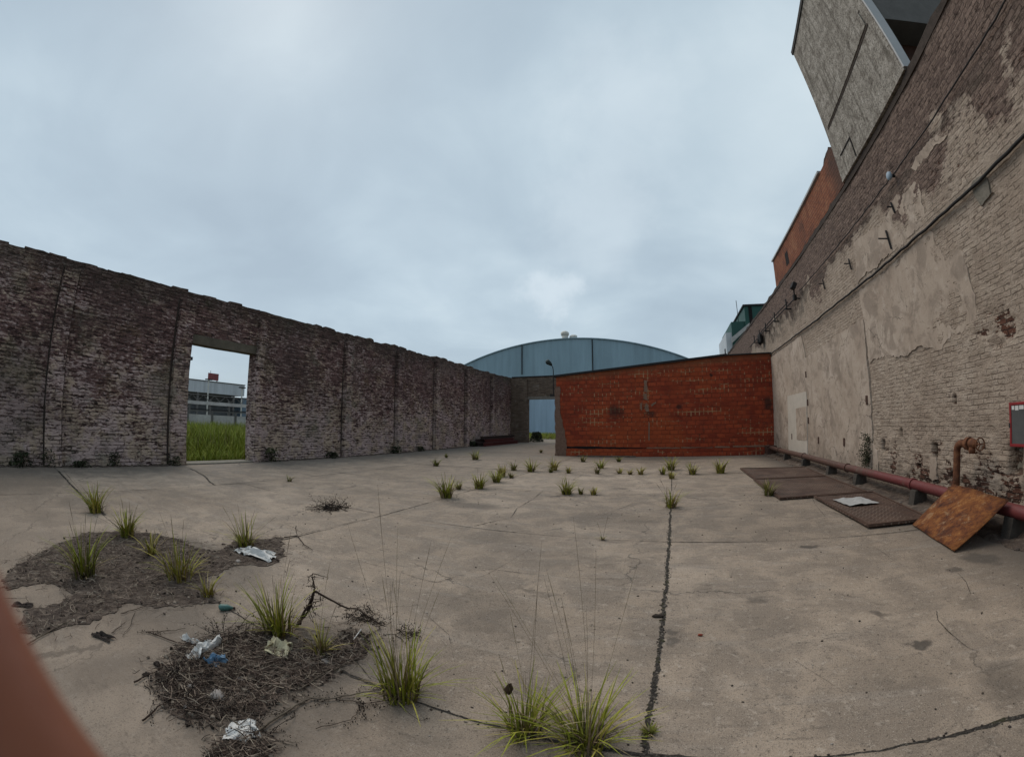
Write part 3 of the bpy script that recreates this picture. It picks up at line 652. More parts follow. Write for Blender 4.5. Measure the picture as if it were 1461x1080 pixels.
MB().box(-13.2, -4.2, YB - .06, YB + .46, 5.47, 5.55).build('coping', M['dark'], bw)

# ------------------------------------------------------------------ red brick shed
rs = thing('brick_shed', 'low shed of hollow red bricks with a dark sloping roof edge', 'shed', (-.4, YS, 0))
def roofz(x): return 3.90 + (x + 5.62) * .081 if x < 2.7 else 4.574 + (x - 2.7) * .012
pts = [(-5.62, -.1), (XR - .01, -.1), (XR - .01, roofz(4.84)), (2.7, roofz(2.7)), (-5.62, roofz(-5.62))]
MB().prism(pts, lambda u, v, d: (u, YS + d, v), 0, .2).build('front_wall', M['red'], rs)
MB().box(-5.62, -5.42, YS + .2, YB - .06, -.1, 3.85).build('side_wall', M['red'], rs)
rm = MB()
for x0, x1 in ((-5.75, 2.7), (2.7, XR - .012)):
    a, b = roofz(x0) + .003, roofz(x1) + .003; th = .095 if x0 < 0 else .05
    rm.add([(x0, YS - .10, a), (x1, YS - .10, b), (x1, YB - .1, b), (x0, YB - .1, a), (x0, YS - .10, a + th), (x1, YS - .10, b + th), (x1, YB - .1, b + th), (x0, YB - .1, a + th)],
           [(0, 3, 2, 1), (4, 5, 6, 7), (0, 1, 5, 4), (1, 2, 6, 5), (2, 3, 7, 6), (3, 0, 4, 7)])
rm.build('roof', M['dark'], rs)
MB().prism(rag([(-5.66, -.05), (-5.17, -.05), (-5.12, .6), (-5.17, 1.2), (-5.40, 2.2), (-5.42, 3.4), (-5.66, 3.4)], .10, .05, 31), lambda u, v, d: (u, YS - d, v), .002, .035).build('corner_pier', M['pier'], rs)
for k, pp in enumerate([[(-1.15, 3.0), (-1.14, 3.58), (-1.27, 3.6), (-1.30, 3.05)], [(-1.12, 2.62), (-1.16, 2.98), (-1.33, 2.95), (-1.36, 2.70)], [(-1.06, 2.12), (-1.10, 2.40), (-1.22, 2.56), (-1.30, 2.30), (-1.20, 2.10)], [(-.98, 2.42), (-.70, 2.62), (-.72, 2.50), (-.95, 2.32)], [(-1.40, 2.14), (-1.38, 2.60), (-1.47, 2.5), (-1.46, 2.2)]]):
    MB().prism(rag(pp, .05, .03, 320 + k), lambda u, v, d: (u, YS - d, v), .002, .03).build('mortar_patch', M['mortar'], rs)
MB().prism(rag([(-1.10, .75), (-1.05, .75), (-1.05, 1.6), (-1.09, 1.6)], .08, .014, 33), lambda u, v, d: (u, YS - d, v), .002, .018).build('mortar_patch', M['mortar'], rs)
for k, (x0, x1) in enumerate([(-1.2, .35), (.42, 1.9), (2.0, 2.7), (2.85, 4.62)]): MB().prism(rag([(x0, .385), (x1, .365), (x1, .42), (x0, .44)], .06, .016, 340 + k), lambda u, v, d: (u, YS - d, v), .002, .022).build('mortar_band', M['mortar'], rs)
MB().prism(rag([(-5.1, .36), (-1.2, .37), (-1.2, .43), (-5.1, .46)], .10, .02, 35), lambda u, v, d: (u, YS - d, v), .002, .012).build('shadow_line', M['void'], rs)  # black strip paints the shadow gap along the ledge above the plinth
MB().box(-5.1, 4.4, YS - .045, YS - .003, -.02, .34).build('plinth', M['red'], rs)
MB().tube([(2.68, YS + .3, 4.55), (2.68, YS + .3, 4.95)], .03, 6).build('roof_stub', M['dark'], rs)
MB().box(-4.5, -1.7, YS - .35, YS - .06, 0.002, .05).build('rubble_heap', M['soil']); tag(bpy.data.objects['rubble_heap'], 'low strip of dark rubble at the foot of the red brick shed', 'rubble')
lp = thing('wall_lamp', 'thin swan-neck lamp on the left corner of the red brick shed', 'lamp', (-5.78, YS + .05, 3.0))
MB().tube([(-5.78, YS + .05, 3.02), (-5.78, YS + .05, 4.25), (-5.80, YS + .0, 4.42), (-5.86, YS - .06, 4.52)], .022, 6).build('pole', M['dark'], lp)
MB().box(-5.95, -5.62, YS - .03, YS + .12, 2.94, 3.04).build('bracket', M['dark'], lp)
MB().tube([(-5.84, YS - .04, 4.50), (-5.90, YS - .12, 4.58), (-6.0, YS - .24, 4.66), (-6.04, YS - .30, 4.67)], [.05, .10, .13, .06], 10).build('lamp_head', M['lamp'], lp, True)

# ------------------------------------------------------------------ right building
rb = thing('factory_building', 'tall factory wall of peeling painted brick with plaster patches and a concrete tower on top', 'building', (XR, 10, 0))
def right_wall():
    dy, dz = .032, .032
    ys = np.arange(-4, 20.0, dy); zs = np.arange(-.1, 7.04, dz); ys2 = np.arange(20.0, 46, .12)
    ys = np.concatenate([ys, ys2]); Y, Z = np.meshgrid(ys, zs, indexing='ij'); o = 60
    big = fbm(Y * .8 + o, Z * .8 + o, 11, 4); med = fbm(Y * 3 + o, Z * 4 + o, 21, 4); fin = fbm(Y * 9 + o, Z * 12 + o, 31, 3)
    D = (big - .5) * .05 + (med - .5) * .03 + (fin - .5) * .020
    # lower, patched brickwork is lumpier
    lump = np.exp(-((Z - .7) / .6) ** 2) * sst(Y, 9.7, 9.3); D += lump * (med - .5) * .06
    def region(y0, y1, z0, z1, e=.25): return sst(Y, y0 - e, y0 + e) * sst(Y, y1 + e, y1 - e) * sst(Z, z0 - e, z0 + e) * sst(Z, z1 + e, z1 - e)
    wv = (big - .5)
    paint = 1 - .85 * sst(Z + wv * 1.6 + (med - .5) * .8, 5.15, 6.0)
    paint -= .42 * sst(Z + wv, 4.55, 4.9) * sst(Z + wv, 5.75, 5.45) * sst(Y, 6.6, 6.0)
    paint -= .25 * region(2, 5.4, 2.9, 4.4, .4) + .28 * region(9.9, 14.6, 3.6, 4.5, .2) * 0
    paint -= .3 * sst(Y, 17, 21)
    expo = np.zeros_like(Y)
    expo += .95 * region(2.5, 5.75, 2.35 , 2.85, .22) * sst(med, .40, .62) * sst(Y - Z * .0, 5.95, 5.3)
    expo += .75 * region(3.2, 9.2, .25, 1.05, .25) * sst(med, .47, .66)
    expo += .80 * region(3.4, 8.9, .28, .55, .12) * sst(big * .5 + med * .5, .40, .55)
    expo += .60 * region(1.5, 6.1, 4.7, 5.5, .2) * sst(med, .50, .68)
    expo += .40 * region(1.5, 5.4, 2.9, 4.4, .4) * sst(med, .60, .74)
    expo += .45 * region(4.0, 9.3, 1.0, 2.6, .2) * sst(med, .64, .78)
    expo += .5 * region(9.8, 14.3, 3.75, 4.45, .1) * sst(med, .6, .75)
    pit = sst(expo, .25, .8); D -= pit * .035
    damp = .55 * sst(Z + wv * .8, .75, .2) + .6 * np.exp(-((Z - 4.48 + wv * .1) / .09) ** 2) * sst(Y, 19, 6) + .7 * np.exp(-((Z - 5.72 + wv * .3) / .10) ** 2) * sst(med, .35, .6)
    damp += .8 * region(13.5, 22, 5.0, 5.75, .2) * sst(med, .42, .6) + .5 * region(9.85, 14.6, 3.55, 3.68, .05)
    damp += .5 * sst(Z + wv * .3, 6.75, 7.0)
    for hy, hz, w, h in [(9.12, .92, .045, .09), (7.08, .92, .06, .09), (4.98, .90, .10, .14), (6.5, .55, .05, .05), (8.3, 1.2, .03, .06), (7.6, .62, .04, .03), (6.4, 1.75, .03, .05)]:
        k = np.clip(1.6 - np.maximum(np.abs(Y - hy) / w, np.abs(Z - hz) / h), 0, 1); k = sst(k, 0, .6); D -= k * .13; damp = np.maximum(damp, k * 1.2); expo = np.maximum(expo, k)
    # old putlog streak below two holes
    X = XR - D
    n, m = Y.shape; idx = np.arange(n * m).reshape(n, m)
    co = np.stack([X - XR, Y - 10, Z], -1).reshape(-1, 3)
    q = np.stack([idx[:-1, :-1], idx[:-1, 1:], idx[1:, 1:], idx[1:, :-1]], -1).reshape(-1, 4)
    me = bpy.data.meshes.new('wall'); me.vertices.add(n * m); me.vertices.foreach_set('co', co.astype(np.float32).ravel())
    me.loops.add(q.size); me.loops.foreach_set('vertex_index', q.ravel().astype(np.int32)); me.polygons.add(len(q))
    me.polygons.foreach_set('loop_start', np.arange(0, q.size, 4, dtype=np.int32)); me.update(calc_edges=True); me.validate()
    ca = me.color_attributes.new('zone', 'FLOAT_COLOR', 'POINT')
    ca.data.foreach_set('color', np.stack([np.clip(paint, 0, 1), np.clip(expo, 0, 1), np.clip(damp, 0, 1), np.ones_like(paint)], -1).astype(np.float32).ravel())
    me.polygons.foreach_set('use_smooth', [True] * len(me.polygons)); me.materials.append(M['right'])
    ob = bpy.data.objects.new('wall', me); COL.objects.link(ob); ob.parent = rb
right_wall()
MB().box(XR + .14, XR + 9, -4, 46, -.1, 6.95).build('building_mass', M['lichen'], rb)
pr = [(-4 + i * .31, 7.02 + random.Random(i + 7).choice([0, .0, .03, -.02, .05]) + random.Random(i).uniform(-.012, .012)) for i in range(162)]
MB().prism([(-4, 6.9), (46, 6.9)] + list(reversed(pr)), lambda u, v, d: (XR + d, u, v), -.022, .16).build('coping', M['right_top'], rb)
def patch(name, pts, d, seed, mat='plaster', amp=.05, step=.05):
    o = MB().prism(rag(pts, step, amp, seed), lambda u, v, dd: (XR - dd, u, v), -.05, d).build(name, M[mat], rb); return o
patch('plaster_patch', [(9.66, 4.50), (6.27, 4.46), (6.28, 4.31), (6.12, 3.91), (5.62, 3.88), (5.59, 2.93), (5.75, 2.72), (6.3, 2.80), (6.7, 2.60), (7.3, 2.78), (8.0, 2.66), (8.8, 2.86), (9.63, 2.80)], .013, 411, amp=.05, step=.045)
patch('plaster_patch', [(6.26, 5.39), (6.33, 4.74), (7.7, 4.70), (9.72, 4.70), (9.50, 5.55), (8.6, 5.57), (7.8, 5.35), (7.2, 5.54)], .014, 42, amp=.06)
patch('plaster_patch', [(9.66, .30), (9.64, 1.5), (9.70, 2.8), (9.66, 3.78), (10.0, 3.80), (14.5, 3.62), (14.75, 4.42), (19.66, 4.42), (19.66, .25)], .040, 43, amp=.025)
patch('plaster_patch', [(5.06, 5.54), (5.3, 5.72), (5.9, 5.78), (6.33, 5.72), (6.2, 5.58), (5.65, 5.60)], .012, 44)
patch('plaster_patch', [(4.97, 4.60), (4.60, 4.58), (4.56, 4.28), (4.9, 4.26)], .024, 45, 'lichen')
patch('plaster_patch', [(9.3, .3), (9.62, .3), (9.62, .95), (9.36, .8)], .030, 46)
patch('plaster_patch', [(6.95, .45), (7.22, .45), (7.20, .82), (6.98, .82)], .016, 47)
dr = patch('blocked_doorway', [(14.62, .30), (17.1, .30), (17.1, 2.48), (14.62, 2.48)], .056, 48, 'white', .012, .2)
dr['label'] = 'whitewashed blocked doorway'
MB().prism(rag([(14.64, .85), (15.9, .82), (15.95, 1.95), (14.64, 1.97)], .15, .02, 49), lambda u, v, d: (XR - d, u, v), .057, .064).build('door_panel', M['plaster'], dr)
for hy, hz in [(13.48, .88), (11.34, .91), (14.55, 3.05), (9.84, 1.93), (14.52, 2.1), (14.5, 1.5), (16.6, .9)]:
    MB().prism(rag([(hy - .05, hz - .10), (hy + .05, hz - .10), (hy + .05, hz + .11), (hy - .05, hz + .11)], .05, .012, int(hy * 9)), lambda u, v, d: (XR - d, u, v), .03, .058).build('dark_hole_block', M['brown'], rb)  # raised dark blocks for small wall recesses, their shade put into the colour
# concrete tower standing on the wall
tw = MB().box(XR - .07, XR + .13, 5.25, 9.1, 7.06, 11.5).build('tower', M['tower'], rb); tw['label'] = 'grey rendered tower rising above the wall'
MB().box(XR + .13, XR + 5, 5.9, 9.1, 7.06, 11.45).build('tower_core', M['brown'], tw)
MB().box(XR + .132, XR + 5, 5.27, 5.898, 8.45, 11.45).build('lintel', M['grey_slab'], tw)
MB().box(XR + 4.6, XR + 5, 5.27, 5.898, 7.06, 8.448).build('pier', M['brown'], tw)
MB().box(XR - .10, XR - .072, 5.55, 8.85, 8.56, 8.92).build('moulding', M['tower'], tw, bevel=.008); MB().box(XR - .082, XR - .071, 5.5, 8.9, 8.50, 8.557).box(XR - .080, XR - .071, 5.5, 8.9, 8.923, 8.955).build('groove', M['right_top'], tw)
MB().box(XR - .10, XR + .2, 5.2, 9.14, 11.5, 11.62).build('coping', M['dark'], tw)
MB().box(XR - .07, XR + .128, 5.205, 5.248, 7.1, 11.45).build('flashing', M['strip'], tw)
ptt = rag([(8.0, 7.1), (8.0, 7.62), (8.75, 7.62), (8.75, 7.58), (8.04, 7.58), (8.04, 7.1)], .3, .006, 4)
MB().prism(ptt, lambda u, v, d: (XR - d, u, v), .071, .085).build('groove', M['void'], tw)
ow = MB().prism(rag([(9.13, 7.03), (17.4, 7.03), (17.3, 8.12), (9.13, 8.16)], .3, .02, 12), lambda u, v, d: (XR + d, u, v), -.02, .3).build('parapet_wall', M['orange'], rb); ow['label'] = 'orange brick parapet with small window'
MB().box(XR - .024, XR + .05, 15.0, 15.42, 7.22, 7.72).build('window', M['void'], ow)
MB().box(XR - .08, XR + .34, 10.4, 17.35, 8.15, 8.21).build('flashing', M['strip'], ow)
MB().prism(rag([(9.2, 8.12), (10.2, 8.12), (9.9, 8.28), (9.4, 8.34)], .12, .05, 13), lambda u, v, d: (XR + d, u, v), .0, .28).build('broken_top', M['brown'], ow)

# cables, brackets and fittings on the right wall
def rope(y0, y1, z0, z1, n, sag, seed, r, off, x=XR):
    rd = random.Random(seed); pts = []
    for i in range(n + 1):
        t = i / n; pts.append((x - off - rd.uniform(0, .012), y0 + (y1 - y0) * t, z0 + (z1 - z0) * t + rd.uniform(-1, 1) * .014 - sag * math.sin(math.pi * ((t * 5) % 1))))
    return pts
tag(MB().tube(rope(-2, 19.6, 4.58, 4.56, 90, .018, 1, .03, .055), .026, 7).build('heavy_cable', M['black'], None, True), 'thick black cable running along the factory wall at mid height', 'cable')
tag(MB().tube(rope(-2, 14.1, 5.95, 5.88, 70, .01, 2, .012, .07), .013, 6).build('thin_cable', M['black'], None, True), 'thin black cable high along the factory wall near its top', 'cable')
fl = thing('floodlight', 'small dark floodlight fixed high on the factory wall where the cable ends', 'lamp', (XR - .2, 14.3, 5.75))
MB().obox((XR - .25, 14.25, 6.08), .16, .22, .24, (0, .5, .1)).build('housing', M['dark'], fl, bevel=.02); MB().tube([(XR - .03, 14.4, 5.66), (XR - .22, 14.4, 5.7), (XR - .24, 14.3, 6.0)], .03, 6).build('arm', M['dark'], fl)
MB().obox((XR - .2, 14.45, 5.72), .12, .12, .2, (0, 0, .2)).build('junction_box', M['dark'], fl, bevel=.01)
kb = thing('insulator', 'round pale blue lamp cap on the high thin cable of the factory wall', 'wall fitting', (XR - .1, 6.9, 5.9))
MB().tube([(XR - .02, 6.9, 5.9), (XR - .12, 6.9, 5.9)], .03, 8).build('stem', M['dark'], kb); MB().tube([(XR - .10, 6.9, 5.9), (XR - .13, 6.9, 5.9), (XR - .17, 6.9, 5.9), (XR - .19, 6.9, 5.9)], [.05, .085, .08, .04], 14).build('cap', M['bluelamp'], kb, True)
for (y, z, k, lab) in [(7.76, 4.98, 1.4, 'longest bent iron hook, on the upper plaster patch of the factory wall'), (9.86, 5.23, 1., 'iron hook at the far edge of the upper plaster patch'), (11.9, 5.38, 1., 'iron hook on painted brick between plaster patch and floodlight'), (7.28, 5.44, .8, 'small bent iron hook just under the thin cable on plaster')]:
    b = MB().tube([(XR - .02, y, z), (XR - .18 * k, y + .05, z + .02)], .016, 6); b.tube([(XR - .035, y - .01, z - .16 * k), (XR - .045, y, z), (XR - .04, y + .02, z + .13 * k)], .02, 6)
    tag(b.build('iron_hook', M['dark']), lab, 'hook', 'iron hooks on the factory wall')
cr = thing('conduit_rack', 'two parallel conduits on brackets high on the factory wall beyond the floodlight', 'conduit', (XR - .1, 18, 5.6))
for k, (z, x) in enumerate([(5.72, .17), (5.90, .12)]): MB().tube([(XR - x, 14.7 + k, z), (XR - x, 19, z + .03), (XR - x, 24 - 2 * k, z - .05)], .022, 6).build('conduit', M['dark'], cr)
for y in (15.7, 17.7, 19.6, 21.1, 22.5):
    MB().box(XR - .24, XR + .0, y - .03, y + .03, 5.62, 5.66).box(XR - .20, XR - .16, y - .03, y + .03, 5.66, 6.02).build('bracket', M['dark'], cr)
for i, y in enumerate((20.9, 21.2)): MB().blob((XR - .16, y, 5.55), .12, .14, .28, i, .5, 6).build('cable_coil', M['black'], cr)

# fire main along the foot of the wall
fm = thing('fire_pipe', 'long red painted water pipe on blocks along the foot of the factory wall', 'pipe', (4.5, 8, 0))
PX_, PZ_, PR_ = 4.52, .345, .088
MB().tube([(PX_ + .02 * math.sin(y), y, PZ_) for y in np.linspace(-2, 19.2, 40)], PR_, 16).build('pipe_run', M['pipe'], fm, True)
for y in (3.2, 7.3, 10.4, 14.2, 17.4):
    MB().tube([(PX_ + .02 * math.sin(y), y - .03, PZ_), (PX_ + .02 * math.sin(y), y + .03, PZ_)], PR_ + .022, 16).build('coupling', M['pipe'], fm)
for y in (4.6, 7.1, 9.7, 11.6, 14.0, 16.4):
    MB().prism(rag([(4.38, -.02), (4.68, -.02), (4.66, PZ_ - .07), (4.42, PZ_ - .07)], .1, .012, int(y)), lambda u, v, d: (u, y + d, v), -.09, .09).build('support_block', M['dirtyblock'], fm)
MB().box(4.36, 4.80, 19.1, 19.64, 0.0, .42).build('end_box', M['brown'], fm)
sp = thing('standpipe', 'rusty standpipe with elbow and valve wheel rising from the red pipe', 'valve', (PX_, 5.95, .4))
MB().tube([(PX_, 5.95, .36)] + [(PX_, 5.95, z) for z in (.6, .8, .95, 1.0)] + [(PX_, 5.95 - .14 * (1 - math.cos(a)), 1.0 + .11 * math.sin(a)) for a in (.4, .8, 1.2, 1.57)] + [(PX_, 5.62, 1.11)], .058, 14).build('riser', M['rustpipe'], sp, True)
MB().tube([(PX_, 5.95, .43), (PX_, 5.95, .47)], .13, 14).build('flange', M['rustpipe'], sp)
MB().tube([(PX_, 5.70, 1.11), (PX_, 5.66, 1.11)], .09, 14).tube([(PX_, 5.655, 1.11), (PX_, 5.62, 1.11)], .095, 14).build('coupling', M['rustpipe'], sp)
MB().tube([(PX_, 5.62, 1.11), (PX_, 5.57, 1.12), (PX_, 5.50, 1.11), (PX_, 5.46, 1.11)], [.06, .075, .06, .035], 12).tube([(PX_, 5.56, 1.10), (PX_ - .01, 5.56, 1.02), (PX_ - .01, 5.56, .98)], [.05, .055, .05], 10).build('valve_body', M['rustpipe'], sp, True)
wh = MB(); wh.tube([(PX_ + .085 * math.cos(a), 5.38, 1.11 + .085 * math.sin(a)) for a in np.linspace(0, 2 * math.pi, 17)], .010, 6)
for a in (0, 2.1, 4.2): wh.tube([(PX_, 5.38, 1.11), (PX_ + .085 * math.cos(a), 5.38, 1.11 + .085 * math.sin(a))], .008, 5)
wh.tube([(PX_, 5.48, 1.11), (PX_, 5.36, 1.11)], .012, 6); wh.build('hand_wheel', M['rustpipe'], sp)
# fire cabinet
fc = thing('hose_cabinet', 'red metal fire hose cabinet on the factory wall at the picture edge', 'cabinet', (XR - .1, 4.5, 1.09))
MB().box(XR - .20, XR + .02, 4.18, 4.86, 1.09, 1.63).build('cabinet_box', M['redpaint'], fc, bevel=.008)
fr = MB(); fr.box(XR - .222, XR - .202, 4.18, 4.86, 1.09, 1.125).box(XR - .222, XR - .202, 4.18, 4.86, 1.595, 1.63).box(XR - .222, XR - .202, 4.18, 4.215, 1.126, 1.594).box(XR - .222, XR - .202, 4.825, 4.86, 1.126, 1.594)
fr.build('door_frame', M['redpaint'], fc, bevel=.004)
MB().box(XR - .212, XR - .2015, 4.216, 4.824, 1.127, 1.593).build('glass_pane', M['glass'], fc)
pp = MB()
for y0, y1, z0 in [(4.76, 4.81, 1.54), (4.68, 4.745, 1.53), (4.58, 4.665, 1.54)]: pp.box(XR - .2145, XR - .2125, y0, y1, z0, 1.588)
pp.build('paper_label', M['whitebag'], fc)
MB().box(XR - .226, XR - .222, 4.84, 4.87, 1.32, 1.38).build('latch', M['dark'], fc)

# steel trench covers, white sheet, leaning rusty plate
def cover(name, pts, z, lab, seed):
    o = tag(MB().prism(rag(pts, .6, .012, seed), lambda u, v, d: (u, v, d), z, z + .028).build(name, M['cover'], None, False, .004), lab, 'metal plate', 'steel plates lying by the red pipe')
    mb = MB(); n = len(pts); cx = sum(q[0] for q in pts) / n; cy = sum(q[1] for q in pts) / n; zz = z + .030
    ins = [(cx + (q[0] - cx) * .94, cy + (q[1] - cy) * .955) for q in pts]; out = [(cx + (q[0] - cx) * .992, cy + (q[1] - cy) * .994) for q in pts]
    for i in range(n):
        k = (i + 1) % n; q = [out[i], out[k], ins[k], ins[i]]
        mb.add([(a, b, zz) for a, b in q] + [(a, b, zz + .012) for a, b in q], [(4, 5, 6, 7), (0, 1, 5, 4), (2, 3, 7, 6), (3, 2, 1, 0)])
    mb.build('frame', M['coverframe'], o); return o
cover('steel_plate', [(2.25, 11.38), (4.30, 11.42), (4.42, 13.75), (2.28, 14.05)], .012, 'farthest rusty steel plate lying beside the red pipe, near the white doorway', 1)
cover('steel_plate', [(2.20, 8.42), (2.93, 8.52), (4.22, 8.60), (4.28, 11.30), (2.20, 11.26)], .020, 'middle rusty steel plate with patterned tread lying beside the red pipe', 2)
cover('steel_plate', [(2.93, 5.88), (4.05, 5.92), (4.30, 8.50), (2.92, 8.44)], .030, 'nearest rusty steel plate, with the white sheet lying on it', 3)
def crumple(name, mat, c, sx, sy, h, seed, lab, cat, rotz=0., n=14, flatb=False):
    rs_ = np.random.RandomState(seed); u = np.linspace(-1, 1, n); U, V = np.meshgrid(u, u, indexing='ij')
    o = seed * 3.1; f = fbm(U * 1.5 + 9 + o, V * 1.5 + 9 + o, seed, 3); g = fbm(U * 1.2 + 40 + o, V * 1.2 + 20 + o, seed + 9, 3); k = fbm(U * 1.2 + 70 + o, V * 1.2 + 60 + o, seed + 5, 3)
    rr = np.clip(1.15 - np.sqrt(U ** 2 + V ** 2) * .55, .3, 1) if not flatb else 1
    Xc = U * sx * (.75 + .5 * (g - .5) * (0 if flatb else 2.4)) + (g - .5) * sx * (.8 if not flatb else .06); Yc = V * sy * (.75 + (0 if flatb else 1.1) * (k - .5)) + (k - .5) * sy * (.8 if not flatb else .06)
    Zc = np.abs(f - .42) * h * 3.2 * rr + .006
    ca, sa = math.cos(rotz), math.sin(rotz); mb = MB()
    vs = [(c[0] + ca * Xc[i, j] - sa * Yc[i, j], c[1] + sa * Xc[i, j] + ca * Yc[i, j], c[2] + Zc[i, j]) for i in range(n) for j in range(n)]
    fs = [(i * n + j, (i + 1) * n + j, (i + 1) * n + j + 1, i * n + j + 1) for i in range(n - 1) for j in range(n - 1)]
    ob = mb.add(vs, fs).build(name, M[mat]); sm = ob.modifiers.new('thick', 'SOLIDIFY'); sm.thickness = .0025
    return tag(ob, lab, cat)
crumple('white_sheet', 'paper', (3.46, 7.55, .075), .42, .45, .018, 4, 'flat white sheet lying on the nearest steel plate', 'sheet', .1, 14, True)
rp = [Vector((3.66, 5.82, .015)), Vector((3.45, 4.46, .015)), Vector((4.40, 4.60, .475)), Vector((4.42, 5.90, .525))]
mb = MB(); n8 = 9; vs = []; fs = []
for i in range(n8):
    for j in range(n8):
        s_, t_ = i / (n8 - 1), j / (n8 - 1); p = rp[0].lerp(rp[1], s_).lerp(rp[3].lerp(rp[2], s_), t_)
        vs.append(p + Vector((0, 0, .02 * math.sin(3.1 * s_) * math.sin(2.9 * t_) + .006 * math.sin(9 * s_ + 4 * t_))))
for i in range(n8 - 1):
    for j in range(n8 - 1): fs.append((i * n8 + j, i * n8 + j + 1, (i + 1) * n8 + j + 1, (i + 1) * n8 + j))
ob = mb.add(vs, fs).build('rusty_plate', M['rust'], None, True); md = ob.modifiers.new('thick', 'SOLIDIFY'); md.thickness = .012
tag(ob, 'bright orange rusty metal sheet leaning on the red pipe under the standpipe', 'metal plate')
# beams stacked by the left wall
for i, (x0, y0, x1, y1, z, w, mt, lab) in enumerate([(-12.35, 25.4, -12.1, 31.0, .12, .22, 'redbeam', 'red steel beam lowest at the front of the beam pile'), (-12.7, 25.2, -12.55, 31.4, .14, .24, 'beam', 'dark beam lowest in the middle of the beam pile'), (-13.0, 25.0, -12.95, 30.8, .14, .24, 'beam', 'dark beam lowest against the brick wall in the beam pile'),
     (-12.5, 25.9, -12.25, 30.6, .36, .2, 'redbeam', 'red steel beam on the second layer of the beam pile'), (-12.85, 25.1, -12.7, 31.2, .38, .22, 'beam', 'dark beam on the second layer of the beam pile'), (-12.7, 25.6, -12.5, 31.3, .58, .18, 'beam', 'dark beam topmost on the beam pile')]):
    a = Vector((x0, y0, z)); b = Vector((x1, y1, z)); L = (b - a).length; ang = math.atan2(b.y - a.y, b.x - a.x); m2 = MB()
    for dz, ww, hh in ((w / 2 - .02, w * .9, .035), (-w / 2 + .02, w * .9, .035), (0, .04, w - .075)): m2.obox((a + b) / 2 + Vector((0, 0, dz)), L, ww, hh, (0, 0, ang))
    tag(m2.build('steel_beam', M[mt]), lab, 'beam', 'beams piled at the far end of the left wall')

# ------------------------------------------------------------------ beyond the yard
hg = thing('hangar', 'large blue grey metal hangar with arched roof beyond the back wall', 'hangar', (-16, 60, 0))
AR, AX, AZ = 46.0, -16.0, 14.35
arc = [(AX + x, AZ - AR + math.sqrt(AR * AR - x * x)) for x in np.linspace(27, -27, 49)]
MB().prism([(AX - 27, -.1), (AX + 27, -.1)] + arc, lambda u, v, d: (u, 60 + d, v), 0, .3).build('gable_wall', M['hangar'], hg)
rf = MB(); va = []
for x, z in arc: va += [(x, 59.8, z + .02), (x, 100, z + .02), (x, 59.8, z + .16), (x, 100, z + .16)]
fa = []
for i in range(len(arc) - 1):
    a, b = 4 * i, 4 * (i + 1); fa += [(a, a + 1, b + 1, b), (a + 2, b + 2, b + 3, a + 3), (a, b, b + 2, a + 2)]
rf.add(va, fa).build('roof', M['hangar'], hg)
MB().box(-23.5, -15.5, 59.84, 59.97, .05, 8.4).build('sliding_door', M['hangar_door'], hg)
for x in (-22.6, -11.4): MB().tube([(x, 59.8, 9.2), (x, 59.8, 14.0 if x > -20 else 13.9)], .09, 6).build('downpipe', M['dark'], hg)
MB().tube([(AX + .2, 60.6, AZ - .2), (AX + .2, 60.6, AZ + .7)], .5, 12).blob((AX + .2, 60.6, AZ + .95), .65, .65, .5, 3, .08, 8).build('roof_vent', M['vent'], hg, True)
MB().blob((AX + 1.5, 60.8, AZ + .42), .6, .6, .38, 4, .1, 8).build('roof_vent', M['vent'], hg, True)
gb = thing('green_building', 'dark green clad building with pale parapet seen over the end of the factory wall', 'building', (14, 60, 0))
MB().box(11.4, 24, 60, 72, -.1, 17.7).build('main_block', M['greencl'], gb); MB().box(11.2, 24.2, 59.8, 72.2, 17.702, 17.95).build('roof_edge', M['dark'], gb)
MB().box(9.3, 11.398, 60.4, 72, -.1, 15.6).build('side_block', M['greencl'], gb)
MB().add([(9.1, 59.6, 12.4), (11.9, 59.6, 14.75), (11.9, 59.6, 15.2), (9.1, 59.6, 13.2), (9.1, 59.95, 12.4), (11.9, 59.95, 14.75), (11.9, 59.95, 15.2), (9.1, 59.95, 13.2)], [(0, 1, 2, 3), (4, 7, 6, 5), (0, 4, 5, 1), (1, 5, 6, 2), (2, 6, 7, 3), (3, 7, 4, 0)]).build('parapet', M['farwall'], gb)
MB().box(8.4, 9.28, 60.6, 70, -.1, 14.1).build('pale_annex', M['greycl'], gb)
MB().box(12.0, 12.5, 59.93, 59.995, 12, 17.6).build('drain_channel', M['void'], gb)
MB().tube([(10.7, 62, 15.6), (10.65, 62, 19.2)], .05, 5).build('antenna', M['dark'], gb)
# through the doorway
fw = thing('boundary_wall', 'pale low concrete boundary wall behind the tall grass', 'wall', (-46, 25, 0))
MB().box(-46.2, -46, 4, 60, -.1, 1.55).build('panel', M['farwall'], fw)
for y in np.arange(4.2, 60, 3.2): MB().box(-45.99, -45.85, y, y + .22, -.1, 2.0).build('post', M['grey_slab'], fw)
MB().box(-46.1, -45.95, 4, 60, 1.90, 2.02).build('rail', M['grey_slab'], fw)
ga = thing('pipe_gantry', 'grey steel pipe gantry on posts behind the boundary wall', 'gantry', (-50, 27, 0))
MB().box(-50.2, -49.8, 8, 60, 2.75, 3.15).build('beam', M['farwall'], ga); MB().box(-50.1, -49.9, 8, 60, 2.1, 2.25).build('beam', M['dark'], ga)
for y in (12, 17, 22.3, 25.2, 28, 31, 36, 44): MB().box(-50.12, -49.88, y - .12, y + .12, -.1, 3.4).build('post', M['grey_slab'], ga)
for y in np.arange(17, 40, 1.6): MB().tube([(-50, y, 3.2), (-50, y + .8, 3.9), (-50, y + 1.6, 3.2)], .05, 5).build('truss_bar', M['grey_slab'], ga)
